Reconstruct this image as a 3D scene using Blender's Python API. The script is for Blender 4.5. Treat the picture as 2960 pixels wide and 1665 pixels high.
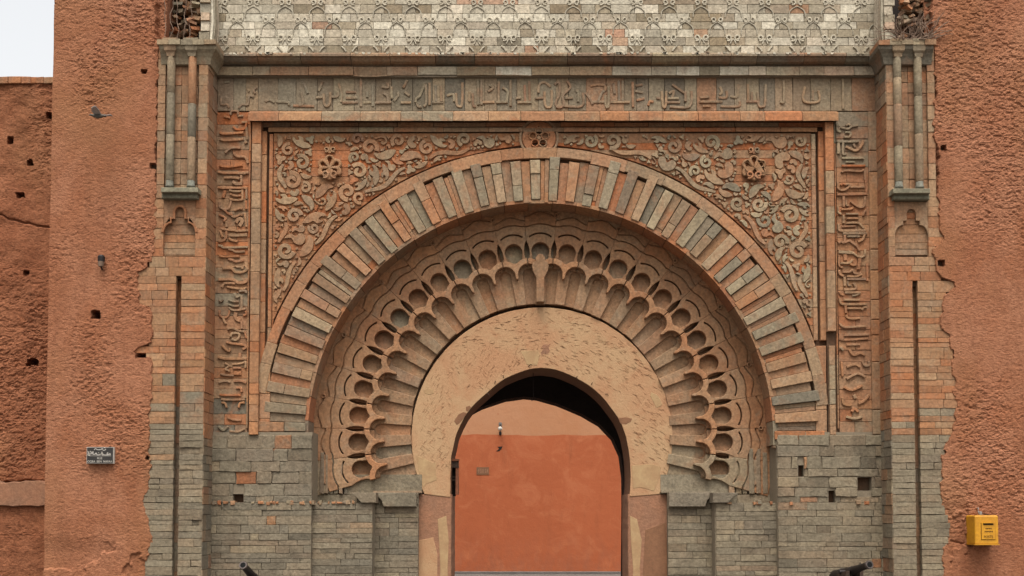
import bpy, math, random
import numpy as np
from mathutils import Vector, Matrix, geometry

# ------------------------------------------------------------------ scene, camera, light
for o in list(bpy.data.objects): bpy.data.objects.remove(o)
SC = bpy.context.scene
COL = SC.collection
S = .005                                   # metres per photo pixel on the facade plane
U0, VG = 1480., 1800.                      # facade coordinates: u right, v down, ground at v = 1800
CAM = np.array([.1, -16., 1.6])
PITCH = math.radians(2.66)
TGT = np.array([0, 0, (VG - 832.5) * S]) - CAM
FW = np.array([0, math.cos(PITCH), math.sin(PITCH)])
UP = np.array([0, -math.sin(PITCH), math.cos(PITCH)])
RT = np.array([1., 0, 0])
ZF = TGT @ FW
FPX = 200 * ZF
TX, TY = FPX * (TGT @ RT) / ZF, FPX * (TGT @ UP) / ZF
cam = bpy.data.cameras.new('camera')
camo = bpy.data.objects.new('camera', cam)
COL.objects.link(camo)
m = Matrix.Identity(4)
for i in range(3):
    m[i][0], m[i][1], m[i][2], m[i][3] = RT[i], UP[i], -FW[i], CAM[i]
camo.matrix_world = m
cam.sensor_width = 36
cam.lens = FPX * 36 / 2960
cam.shift_x, cam.shift_y = TX / 2960, TY / 2960
cam.clip_end = 2000
SC.camera = camo

SUN_EL, SUN_AZ = math.radians(64), math.radians(-18)      # azimuth from the facade's normal
w = bpy.data.worlds.new('World')
SC.world = w
w.use_nodes = True
nt = w.node_tree
nt.nodes.clear()
sky = nt.nodes.new('ShaderNodeTexSky')
sky.sky_type = 'NISHITA'
sky.sun_disc = False
sky.sun_elevation = SUN_EL
sky.sun_rotation = math.pi + SUN_AZ
sky.dust_density = 6
sky.air_density = 1.5
hs = nt.nodes.new('ShaderNodeHueSaturation')
hs.inputs['Saturation'].default_value = .10        # an overcast, nearly white sky
bg = nt.nodes.new('ShaderNodeBackground')
bg.inputs['Strength'].default_value = .135
ow = nt.nodes.new('ShaderNodeOutputWorld')
nt.links.new(sky.outputs[0], hs.inputs['Color'])
nt.links.new(hs.outputs[0], bg.inputs[0])
nt.links.new(bg.outputs[0], ow.inputs[0])
sl = bpy.data.lights.new('sun', 'SUN')
sl.energy = 1.5
sl.angle = math.radians(24)
sl.color = (1, .95, .87)
so = bpy.data.objects.new('sun', sl)
COL.objects.link(so)
sd = Vector((math.sin(SUN_AZ) * math.cos(SUN_EL), -math.cos(SUN_AZ) * math.cos(SUN_EL), math.sin(SUN_EL)))
so.rotation_euler = sd.to_track_quat('Z', 'Y').to_euler()
so.location = (0, -20, 30)
SC.view_settings.view_transform = 'Standard'
SC.view_settings.look = 'None'
SC.view_settings.gamma = 1
SC.view_settings.exposure = 1.02
SC.render.engine = 'CYCLES'
SC.render.resolution_x, SC.render.resolution_y = 1024, 576

rng = random.Random(7)
R = rng.random
def U(a, b): return a + (b - a) * rng.random()
def lerp(a, b, t): return a + (b - a) * t
def clamp(x, a=0., b=1.): return max(a, min(b, x))
def mix(a, b, t): return tuple(x + (y - x) * t for x, y in zip(a, b))

def P(u, v, Y):
    """facade coordinates seen at depth Y -> world point"""
    k = (16 + Y) / 16
    return (CAM[0] + ((u - U0) * S - CAM[0]) * k, Y, CAM[2] + ((VG - v) * S - CAM[2]) * k)
def M(x, y):
    """point measured in the photograph -> facade coordinates"""
    x, y = x - .0068 * (y - 832), y - .0035 * (x - 1480)
    d = FW + (x - 1480 + TX) / FPX * RT + (832.5 - y + TY) / FPX * UP
    q = CAM + d * 16 / d[1]
    return U0 + q[0] / S, VG - q[2] / S
def crop(x0, y0, k): return lambda x, y: M(x0 + x / k, y0 + y / k)

# ------------------------------------------------------------------ materials
def node(nt, t, **kw):
    n = nt.nodes.new(t)
    for k, v in kw.items():
        if k in n.inputs: n.inputs[k].default_value = v
        else: setattr(n, k, v)
    return n
def mat_base(name):
    m = bpy.data.materials.new(name)
    m.use_nodes = True
    nt = m.node_tree
    b = nt.nodes['Principled BSDF']
    b.inputs['Roughness'].default_value = .9
    b.inputs['Specular IOR Level'].default_value = .2
    return m, nt, b
def ramp(nt, fac, a, b, lo=0., hi=1.):
    n = node(nt, 'ShaderNodeMapRange')
    n.inputs['From Min'].default_value, n.inputs['From Max'].default_value = a, b
    n.inputs['To Min'].default_value, n.inputs['To Max'].default_value = lo, hi
    nt.links.new(fac, n.inputs['Value'])
    return n.outputs[0]
def mixc(nt, f, a, b, mode='MIX'):
    n = nt.nodes.new('ShaderNodeMix')
    n.data_type = 'RGBA'
    n.blend_type = mode
    for s, i in ((f, 0), (a, 6), (b, 7)):
        if isinstance(s, bpy.types.NodeSocket): nt.links.new(s, n.inputs[i])
        else: n.inputs[i].default_value = s if i == 0 else tuple(s) + (1,)
    return n.outputs[2]
def noise(nt, scale, detail=4, rough=.55, stretch=None, dist=0.):
    g = node(nt, 'ShaderNodeNewGeometry')
    src = g.outputs['Position']
    if stretch:
        mp = node(nt, 'ShaderNodeMapping')
        mp.inputs['Scale'].default_value = stretch
        nt.links.new(src, mp.inputs[0])
        src = mp.outputs[0]
    n = node(nt, 'ShaderNodeTexNoise', Scale=scale, Detail=detail, Roughness=rough, Distortion=dist)
    nt.links.new(src, n.inputs['Vector'])
    return n.outputs['Fac']
def bump(nt, b, h, strength, dist):
    n = node(nt, 'ShaderNodeBump', Strength=strength, Distance=dist)
    nt.links.new(h, n.inputs['Height'])
    nt.links.new(n.outputs[0], b.inputs['Normal'])
    return n
def madd(nt, a, b, ka=1., kb=1.):
    x = node(nt, 'ShaderNodeMath', operation='MULTIPLY'); nt.links.new(a, x.inputs[0]); x.inputs[1].default_value = ka
    y = node(nt, 'ShaderNodeMath', operation='MULTIPLY_ADD'); nt.links.new(b, y.inputs[0]); y.inputs[1].default_value = kb
    nt.links.new(x.outputs[0], y.inputs[2])
    return y.outputs[0]

def make_stone(name, ochre=.5, grain=1., stain=.14, pale=.34):
    """carved stone: each piece has its own colour (Col), plus patina blotches, grain and weather streaks"""
    m, nt, b = mat_base(name)
    at = node(nt, 'ShaderNodeAttribute', attribute_name='Col')
    c = at.outputs['Color']
    blot = ramp(nt, noise(nt, 2.3, 5, .6, dist=.6), .5, .68)
    c = mixc(nt, blot_mul(nt, blot, ochre), c, (.46, .19, .085))
    pl_ = ramp(nt, noise(nt, 5.5, 5, .65, dist=.8), .52, .72, 0, pale)
    c = mixc(nt, pl_, c, (.41, .34, .235))
    strk = ramp(nt, noise(nt, 5, 4, .6, stretch=(3., 3., .5)), .50, .72, 0, .26)
    c = mixc(nt, strk, c, (.15, .12, .085))
    c = mixc(nt, ramp(nt, noise(nt, 1.3, 5, .65, dist=.8), .50, .74, 0, stain), c, (.13, .10, .068))
    gr = ramp(nt, noise(nt, 26, 6, .7), .3, .7, .33, .70)
    g3 = node(nt, 'ShaderNodeCombineColor')
    for i in range(3): nt.links.new(gr, g3.inputs[i])
    c = mixc(nt, 1., c, g3.outputs[0], 'MULTIPLY')
    nt.links.new(c, b.inputs['Base Color'])
    bump(nt, b, madd(nt, noise(nt, 30, 5, .65), noise(nt, 9, 4, .6), .5, 1.), .55 * grain, .022)
    return m
def blot_mul(nt, s, k):
    x = node(nt, 'ShaderNodeMath', operation='MULTIPLY')
    nt.links.new(s, x.inputs[0]); x.inputs[1].default_value = k
    return x.outputs[0]

def make_plain(name, col, col2=None, nscale=8., lo=.8, hi=1.15, bstr=.3, bscale=40., rough=.9, metal=0., dist=.01, spec=.2):
    m, nt, b = mat_base(name)
    col2 = col2 or col
    f = ramp(nt, noise(nt, nscale, 5, .6, dist=.4), .35, .68)
    c = mixc(nt, f, col, col2)
    gr = ramp(nt, noise(nt, nscale * 6, 5, .65), .3, .7, lo * .62, hi * .62)
    g3 = node(nt, 'ShaderNodeCombineColor')
    for i in range(3): nt.links.new(gr, g3.inputs[i])
    c = mixc(nt, 1., c, g3.outputs[0], 'MULTIPLY')
    nt.links.new(c, b.inputs['Base Color'])
    b.inputs['Roughness'].default_value = rough
    b.inputs['Metallic'].default_value = metal
    b.inputs['Specular IOR Level'].default_value = spec
    if bstr: bump(nt, b, noise(nt, bscale, 5, .6), bstr, dist)
    return m

def make_earth(name, a, bcol, dark):
    m, nt, b = mat_base(name)
    f = ramp(nt, noise(nt, .8, 7, .65, dist=.9), .40, .60)
    c = mixc(nt, f, a, bcol)
    c = mixc(nt, ramp(nt, noise(nt, 22, 5, .72, stretch=(1, 1, 1.6)), .47, .66, 0, .75), c, dark)
    c = mixc(nt, ramp(nt, noise(nt, 2.2, 4, .6, stretch=(1.6, 1.6, .25)), .54, .72, 0, .35), c, dark)
    c = mixc(nt, ramp(nt, noise(nt, 38, 4, .7), .56, .74, 0, .5), c, (0.265, 0.133, 0.0741))
    c = mixc(nt, ramp(nt, noise(nt, .55, 4, .5, stretch=(1, 1, .6)), .52, .7, 0, .4), c, (0.226, 0.113, 0.0484))
    nt.links.new(c, b.inputs['Base Color'])
    b.inputs['Roughness'].default_value = .96
    bump(nt, b, madd(nt, noise(nt, 75, 5, .7), noise(nt, 30, 5, .7, stretch=(1, 1, 1.5)), .6, 1.), .75, .022)
    return m

def make_plaster(name):
    m, nt, b = mat_base(name)
    f = ramp(nt, noise(nt, 1.6, 6, .6, dist=.6), .38, .64)
    c = mixc(nt, f, (0.32, 0.17, 0.0874), (0.335, 0.209, 0.111))
    c = mixc(nt, ramp(nt, noise(nt, 5, 5, .65), .55, .72, 0, .7), c, (0.289, 0.139, 0.0686))
    c = mixc(nt, ramp(nt, noise(nt, 30, 4, .7), .57, .7, 0, .35), c, (0.164, 0.078, 0.039))
    nt.links.new(c, b.inputs['Base Color'])
    bump(nt, b, noise(nt, 34, 5, .7), .45, .022)
    return m

def make_two_tone(name, zsplit):
    m, nt, b = mat_base(name)
    g = node(nt, 'ShaderNodeNewGeometry')
    sx = node(nt, 'ShaderNodeSeparateXYZ')
    nt.links.new(g.outputs['Position'], sx.inputs[0])
    h = madd(nt, sx.outputs['Z'], noise(nt, 1.2, 3, .5), 1., .12)
    top = ramp(nt, h, zsplit + .05, zsplit + .075)
    low = mixc(nt, ramp(nt, noise(nt, .5, 5, .6), .35, .68), (0.32, 0.0864, 0.0336), (0.288, 0.0752, 0.0288))
    low = mixc(nt, ramp(nt, noise(nt, 1.7, 6, .7, dist=1.), .50, .66, 0, .55), low, (0.376, 0.124, 0.0544))
    low = mixc(nt, ramp(nt, noise(nt, 2.6, 6, .7, stretch=(1.5, 1.5, .3)), .54, .70, 0, .4), low, (0.216, 0.06, 0.024))
    dirt = ramp(nt, sx.outputs['Z'], .05, 1.25, 1, 0)
    dn = ramp(nt, noise(nt, 3, 6, .75, stretch=(2, 2, .8)), .40, .72, 0, .75)
    dm = node(nt, 'ShaderNodeMath', operation='MULTIPLY')
    nt.links.new(dirt, dm.inputs[0]); nt.links.new(dn, dm.inputs[1])
    low = mixc(nt, dm.outputs[0], low, (.22, .08, .045))
    upc = mixc(nt, ramp(nt, noise(nt, .8, 5, .6), .38, .66), (0.344, 0.152, 0.072), (0.36, 0.176, 0.092))
    c = mixc(nt, top, low, upc)
    spk = ramp(nt, noise(nt, 9, 3, .5), .70, .74, 0, .6)
    c = mixc(nt, spk, c, (.30, .10, .05))
    nt.links.new(c, b.inputs['Base Color'])
    bump(nt, b, noise(nt, 6, 6, .65), .35, .03)
    return m

MT = {}
MT['stone'] = make_stone('carved_stone')
MT['ochre'] = make_stone('patinated_stone', .85, 1., .1)
MT['pale'] = make_stone('pale_stone', .05, 1., .06)
MT['grey'] = make_stone('grey_stone', .08, 1.3, .6, .42)
MT['mortar'] = make_plain('old_mortar', (.17, .085, .045), (.12, .075, .045), 6)
MT['mortar_grey'] = make_plain('grey_mortar', (.25, .20, .135), (.30, .235, .16), 6)
MT['earth'] = make_earth('rammed_earth', (.242, .092, .043), (.285, .122, .064), (.125, .043, .020))
MT['earth_dark'] = make_earth('rammed_earth_weathered', (.205, .072, .032), (.245, .095, .045), (.092, .030, .0135))
MT['plaster'] = make_plaster('scratched_plaster')
MT['patch'] = make_plain('smooth_plaster_patch', (.52, .345, .175), (.43, .255, .13), 5, .9, 1.08, .12)
MT['pier'] = make_plain('worn_red_plaster', (.40, .19, .105), (.33, .17, .10), 3., .75, 1.15, .5, 30, dist=.02)
MT['paint'] = make_two_tone('painted_wall', 3.62)
MT['soffit'] = make_plain('brown_plaster', (.30, .145, .075), (.24, .115, .06), 3, .8, 1.1, .4)
MT['vault'] = make_plain('shade_dark_plaster', (.040, .027, .021), (.028, .019, .015), 3)  # near-black base colour with the shade of the passage painted in
MT['ground'] = make_plain('worn_paving', (.20, .17, .15), (.15, .13, .115), 2.5, .8, 1.15, .4, 18)
MT['iron'] = make_plain('dark_iron', (.028, .022, .021), (.045, .032, .028), 12, .7, 1.3, .25, 60, .5, .6, spec=.5)
MT['iron_rim'] = make_plain('worn_iron', (.16, .125, .11), (.09, .07, .06), 18, .7, 1.3, .2, 60, .42, .75, spec=.5)
MT['bore'] = make_plain('opening_black', (.006, .006, .006), None, 8, 1, 1, 0)  # flat black painted for the darkness inside the bore and letter slot
MT['yellow'] = make_plain('yellow_paint', (.78, .36, .012), (.58, .25, .014), 5, .8, 1.1, .12, 20, .55, spec=.35)
MT['yellow_dk'] = make_plain('dark_lettering', (.16, .07, .01), None, 7, .9, 1.1, 0)
MT['black'] = make_plain('black_enamel', (.022, .018, .015), (.032, .026, .02), 10, .9, 1.1, .05, rough=.4, spec=.5)
MT['white'] = make_plain('white_enamel', (.70, .64, .56), (.60, .54, .46), 12, .85, 1.1, 0)
MT['wood'] = make_plain('weathered_wood', (.055, .035, .026), (.09, .055, .035), 14, .7, 1.3, .4)
MT['wood_red'] = make_plain('painted_wood', (.34, .13, .065), (.25, .10, .055), 14, .7, 1.3, .4)
MT['twig'] = make_plain('dry_twig', (.30, .20, .14), (.20, .13, .09), 20)
MT['brick'] = make_stone('broken_brick', .4, 1.3, .3)
MT['bird'] = make_plain('grey_feathers', (.10, .085, .07), (.17, .15, .125), 30, .8, 1.2, .1)
MT['bird_pale'] = make_plain('pale_feathers', (.55, .50, .46), (.40, .36, .34), 40, .8, 1.2, .1)
MT['metal'] = make_plain('galvanised', (.42, .38, .34), (.30, .27, .24), 20, .8, 1.2, .1, rough=.4, metal=.5)

# ------------------------------------------------------------------ mesh builder
TRI = {}
def earclip(loops, key=None):
    """triangles of an outline with holes; loops hold (x, y), indices run through all loops in order"""
    if key in TRI and key is not None: return TRI[key]
    pts = [p for l in loops for p in l]
    offs, n = [], 0
    for l in loops: offs.append(list(range(n, n + len(l)))); n += len(l)
    ring, holes = offs[0], offs[1:]
    while holes:                                         # join the nearest hole to the outline by a bridge
        best = None
        for h in holes:
            for j, b in enumerate(h):
                for i, a in enumerate(ring):
                    d = (pts[a][0] - pts[b][0]) ** 2 + (pts[a][1] - pts[b][1]) ** 2
                    if best is None or d < best[0]: best = (d, i, j, h)
        _, i, j, h = best
        holes.remove(h)
        ring = ring[:i + 1] + h[j:] + h[:j + 1] + ring[i:]
    def cr(a, b, c): return (pts[b][0] - pts[a][0]) * (pts[c][1] - pts[a][1]) - (pts[b][1] - pts[a][1]) * (pts[c][0] - pts[a][0])
    out, guard = [], 0
    ring = list(ring)
    while len(ring) > 3 and guard < 4000:
        guard += 1
        done = False
        for eps in (1e-12, -1e-9):
            for i in range(len(ring)):
                a, b, c = ring[i - 1], ring[i], ring[(i + 1) % len(ring)]
                if cr(a, b, c) <= eps: continue
                ok = True
                for q in ring:
                    if pts[q] == pts[a] or pts[q] == pts[b] or pts[q] == pts[c]: continue
                    if cr(a, b, q) >= 0 and cr(b, c, q) >= 0 and cr(c, a, q) >= 0: ok = False; break
                if ok: out.append((a, b, c)); ring.pop(i); done = True; break
            if done: break
        if not done: ring.pop(guard % len(ring))
    if len(ring) == 3: out.append(tuple(ring))
    if key is not None: TRI[key] = out
    return out
class MB:
    def __init__(s): s.v, s.f, s.c = [], [], []
    def add(s, vs, fs, col=(.3, .28, .2)):
        n = len(s.v)
        s.v += [tuple(x) for x in vs]
        s.f += [tuple(i + n for i in f) for f in fs]
        s.c += [col] * len(vs)
        return s
    def slab(s, poly, yf, yb, bev=1., holes=(), col=(.3, .28, .2), tilt=(0, 0), key=None):
        """plate with the outline poly (facade coordinates), front at depth yf, running straight back to yb"""
        loops = []
        for h, pl in enumerate([poly] + list(holes)):
            q = [(p[0], p[2]) for p in (P(a, b, yf) for a, b in pl)]
            ar = sum(q[i][0] * q[(i + 1) % len(q)][1] - q[(i + 1) % len(q)][0] * q[i][1] for i in range(len(q)))
            if (ar < 0) != (h > 0): q = q[::-1]
            loops.append(q)
        cx = sum(p[0] for p in loops[0]) / len(loops[0]); cz = sum(p[1] for p in loops[0]) / len(loops[0])
        dy = lambda p: tilt[0] * (p[0] - cx) + tilt[1] * (p[1] - cz)
        b = bev * S
        vs, fs, fl = [], [], []
        for q in loops:
            n = len(q); o = len(vs); ins = []
            for i in range(n):
                a, c, d = Vector(q[i - 1]), Vector(q[i]), Vector(q[(i + 1) % n])
                e1, e2 = (c - a), (d - c)
                if e1.length < 1e-9: e1 = e2
                if e2.length < 1e-9: e2 = e1
                e1.normalize(); e2.normalize()
                nn = Vector((-e1.y - e2.y, e1.x + e2.x))
                L = nn.length
                if L < .3: nn = Vector((-e2.y, e2.x)); L = 1.
                else: nn = nn / L
                ins.append(c + nn * b * min(1.6, 2 / max(L, .8)) )
            vs += [(p[0], yf + dy(p), p[1]) for p in ins]
            vs += [(p[0], yf + b * .8 + dy(p), p[1]) for p in q]
            vs += [(p[0], yb, p[1]) for p in q]
            for i in range(n):
                j = (i + 1) % n
                fs.append((o + n + i, o + n + j, o + j, o + i))
                fs.append((o + 2 * n + i, o + 2 * n + j, o + n + j, o + n + i))
            fl.append((o, n, ins))
        if not holes:
            fs.append(tuple(range(len(loops[0]))))
        else:
            idx = [o + i for o, n, _ in fl for i in range(n)]
            for t in earclip([[(p[0], p[1]) for p in ins] for _, _, ins in fl], key):
                fs.append(tuple(idx[k] for k in t))
        return s.add(vs, fs, col)
    def box(s, a, b, col=(.3, .28, .2), jit=0.):
        x0, y0, z0 = a; x1, y1, z1 = b
        vs = [(x, y, z) for z in (z0, z1) for y in (y0, y1) for x in (x0, x1)]
        if jit: vs = [tuple(c + U(-jit, jit) for c in p) for p in vs]
        return s.add(vs, [(0, 2, 3, 1), (4, 5, 7, 6), (0, 1, 5, 4), (2, 6, 7, 3), (0, 4, 6, 2), (1, 3, 7, 5)], col)
    def loft(s, rings, col=(.3, .28, .2), cap=True, closed=True):
        n = len(rings[0]); vs = [p for r in rings for p in r]; fs = []
        for k in range(len(rings) - 1):
            for i in range(n if closed else n - 1):
                j = (i + 1) % n
                fs.append((k * n + i, k * n + j, (k + 1) * n + j, (k + 1) * n + i))
        if cap: fs += [tuple(range(n))[::-1], tuple(range((len(rings) - 1) * n, len(rings) * n))]
        return s.add(vs, fs, col)
    def tube(s, pts, rad, n=6, col=(.3, .28, .2)):
        rings = []
        pts = [Vector(p) for p in pts]
        rad = rad if isinstance(rad, (list, tuple)) else [rad] * len(pts)
        for i, p in enumerate(pts):
            t = (pts[min(i + 1, len(pts) - 1)] - pts[max(i - 1, 0)]).normalized()
            a = t.cross(Vector((.31, .77, .55))).normalized(); b = t.cross(a)
            rings.append([tuple(p + (a * math.cos(k * 2 * math.pi / n) + b * math.sin(k * 2 * math.pi / n)) * rad[i]) for k in range(n)])
        return s.loft(rings, col)
    def lathe(s, prof, centre, axis, n=24, col=(.3, .28, .2)):
        """prof: (distance along axis, radius)"""
        t = Vector(axis).normalized()
        a = t.cross(Vector((0, 0, 1)) if abs(t.z) < .9 else Vector((1, 0, 0))).normalized(); b = t.cross(a)
        c = Vector(centre)
        return s.loft([[tuple(c + t * d + (a * math.cos(k * 2 * math.pi / n) + b * math.sin(k * 2 * math.pi / n)) * r) for k in range(n)] for d, r in prof], col)

ORIGIN = {}
def emit(name, mb, mt, parent=None, smooth=False, **props):
    root = parent
    while root is not None and root.parent: root = root.parent
    org = ORIGIN.get(root.name, (0, 0, 0)) if root is not None else (0, 0, 0)
    me = bpy.data.meshes.new(name)
    me.from_pydata([(x - org[0], y - org[1], z - org[2]) for x, y, z in mb.v], [], mb.f)
    ca = me.color_attributes.new('Col', 'FLOAT_COLOR', 'POINT')
    ca.data.foreach_set('color', np.array([tuple(c) + (1,) for c in mb.c], 'f').ravel())
    if smooth: me.polygons.foreach_set('use_smooth', [True] * len(me.polygons))
    me.materials.append(MT[mt])
    o = bpy.data.objects.new(name, me)
    COL.objects.link(o)
    if parent is not None: o.parent = parent
    for k, v in props.items(): o[k] = v
    return o
def thing(name, label, cat, loc, group=None):
    o = bpy.data.objects.new(name, None)
    COL.objects.link(o)
    o.location = loc
    o.empty_display_size = .2
    o['label'] = label; o['category'] = cat
    if group: o['group'] = group
    ORIGIN[o.name] = loc
    return o
def rebase(o):
    """move a single-mesh thing's origin to the middle of its base"""
    co = np.empty(len(o.data.vertices) * 3); o.data.vertices.foreach_get('co', co); co = co.reshape(-1, 3)
    b = np.array([co[:, 0].mean(), co[:, 1].mean(), co[:, 2].min()])
    o.data.vertices.foreach_set('co', (co - b).ravel()); o.location = b
    return o

# ------------------------------------------------------------------ shapes in facade coordinates
def rect(u0, u1, v0, v1): return [(u0, v0), (u1, v0), (u1, v1), (u0, v1)]
def stone_poly(u0, u1, v0, v1, gap=1., j=.9):
    u0 += gap; u1 -= gap; v0 += gap; v1 -= gap
    pts = []
    for (a, b), (c, d) in (((u0, v0), (u1, v0)), ((u1, v0), (u1, v1)), ((u1, v1), (u0, v1)), ((u0, v1), (u0, v0))):
        n = 1 if math.hypot(c - a, d - b) < 22 else 2 if math.hypot(c - a, d - b) < 60 else 3
        for i in range(n): pts.append((lerp(a, c, i / n) + U(-j, j), lerp(b, d, i / n) + U(-j, j) * .8))
    return pts
def spline(p, k=5, closed=False):
    p = [Vector(q) for q in p]; n = len(p); out = []
    for i in range(n if closed else n - 1):
        a, b, c, d = (p[(i + t) % n] if closed else p[clamp_i(i + t, n)] for t in (-1, 0, 1, 2))
        for s_ in range(k):
            t = s_ / k
            out.append(.5 * (2 * b + (c - a) * t + (2 * a - 5 * b + 4 * c - d) * t * t + (3 * b - a - 3 * c + d) * t ** 3))
    if not closed: out.append(p[-1])
    return [(q.x, q.y) for q in out]
def clamp_i(i, n): return 0 if i < 0 else n - 1 if i >= n else i
def band(pts, wid):
    """closed outline of a stroke; wid may be a list"""
    n = len(pts); L, Rr = [], []
    for i, p in enumerate(pts):
        a = Vector(pts[max(i - 1, 0)]); b = Vector(pts[min(i + 1, n - 1)])
        t = (b - a)
        t = t.normalized() if t.length > 1e-6 else Vector((1, 0))
        h = (wid[i] if isinstance(wid, (list, tuple)) else wid) / 2
        L.append((p[0] - t.y * h, p[1] + t.x * h)); Rr.append((p[0] + t.y * h, p[1] - t.x * h))
    return L + Rr[::-1]
AC = (1562., 1252.)                                        # centre of the arch rings
def pol(deg, r, c=AC): a = math.radians(deg); return (c[0] + r * math.sin(a), c[1] - r * math.cos(a))
def arc(a0, a1, r, n=8, c=AC): return [pol(lerp(a0, a1, i / n), r, c) for i in range(n + 1)]
def sector(a0, a1, r0, r1, n=3): return arc(a0, a1, r1, n) + arc(a1, a0, r0, n)
def circ(c, r, n=24, a0=0.): return [(c[0] + r * math.cos(a0 + 2 * math.pi * i / n), c[1] + r * math.sin(a0 + 2 * math.pi * i / n)) for i in range(n)]

# ------------------------------------------------------------------ stone colours
GREY, LIGHT, WHITE = (.245, .207, .148), (.45, .348, .212), (.86, .77, .59)
OCH, PEACH = (.56, .175, .058), (.52, .265, .125)
def scol(och, lum=.5, white=0., sp=.2):
    b = mix(GREY, LIGHT, clamp(lum + rng.gauss(0, .25)))
    if white: b = mix(b, WHITE, clamp(white + rng.gauss(0, .3)))
    c = mix(b, mix(PEACH, OCH, R() ** 1.4), clamp(och + rng.gauss(0, sp)))
    k = U(.86, 1.14)
    return tuple(x * k for x in c)
def gcol(lum, v=.10):
    c = mix(GREY, LIGHT, clamp(lum + rng.gauss(0, v)))
    c = mix(c, PEACH, clamp(rng.gauss(.03, .06)))
    k = U(.92, 1.07)
    return tuple(x * k for x in c)
def zone(u, v):
    if u < 622:
        if v < 565: o = (.55, .55)
        else:
            t = clamp((v - 1110) / 60); o = (lerp(.75, .07, t), lerp(.85, .38, t))
    elif u > 2541:
        if v < 565: o = (.38, .6)
        else:
            t = clamp((v - 1190) / 120); o = (lerp(.68, .1, t), lerp(.8, .5, t))
    elif v > 1255: o = (.07, .33 if u < 1560 else .5)
    elif v < 312: o = (.22 + .2 * (u > 1480), .4)
    elif u < 725: o = (.95 if v < 1215 else .25, .5)
    elif u > 2418: o = (.2 if v < 470 else .8 if v < 1215 else .3, .55)
    else: o = (lerp(.92, .62, clamp((u - 800) / 1000)), .68)
    return o
def zcol(u, v, do=0., dl=0., **k):
    a, b = zone(u, v)
    return scol(a + do, b + dl, **k)

# ------------------------------------------------------------------ noise for modelled surfaces
def vnoise(x, y, seed):
    xi, yi = np.floor(x).astype(np.int64), np.floor(y).astype(np.int64)
    fx, fy = x - xi, y - yi
    def h(a, b):
        n = (a * 374761393 + b * 668265263 + seed * 974711) & 0x7fffffff
        n = ((n ^ (n >> 13)) * 1274126177) & 0x7fffffff
        return ((n ^ (n >> 16)) & 0xffff) / 65535.
    sx, sy = fx * fx * (3 - 2 * fx), fy * fy * (3 - 2 * fy)
    return (h(xi, yi) * (1 - sx) + h(xi + 1, yi) * sx) * (1 - sy) + (h(xi, yi + 1) * (1 - sx) + h(xi + 1, yi + 1) * sx) * sy
def fbm(x, y, seed, o=4, g=.5):
    t, a, n = 0., 1., 0.
    for i in range(o):
        t = t + a * vnoise(x, y, seed + i * 17); n += a
        x, y, a = x * 2.03 + 7.1, y * 2.03 + 3.7, a * g
    return t / n
def sstep(a, b, x): t = np.clip((x - a) / (b - a), 0, 1); return t * t * (3 - 2 * t)

# ================================================================== GROUND
g = MB()
g.add([(-400, -300, 0), (400, -300, 0), (400, 500, 0), (-400, 500, 0)], [(0, 1, 2, 3)])
emit('ground', g, 'ground', kind='structure')

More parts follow.
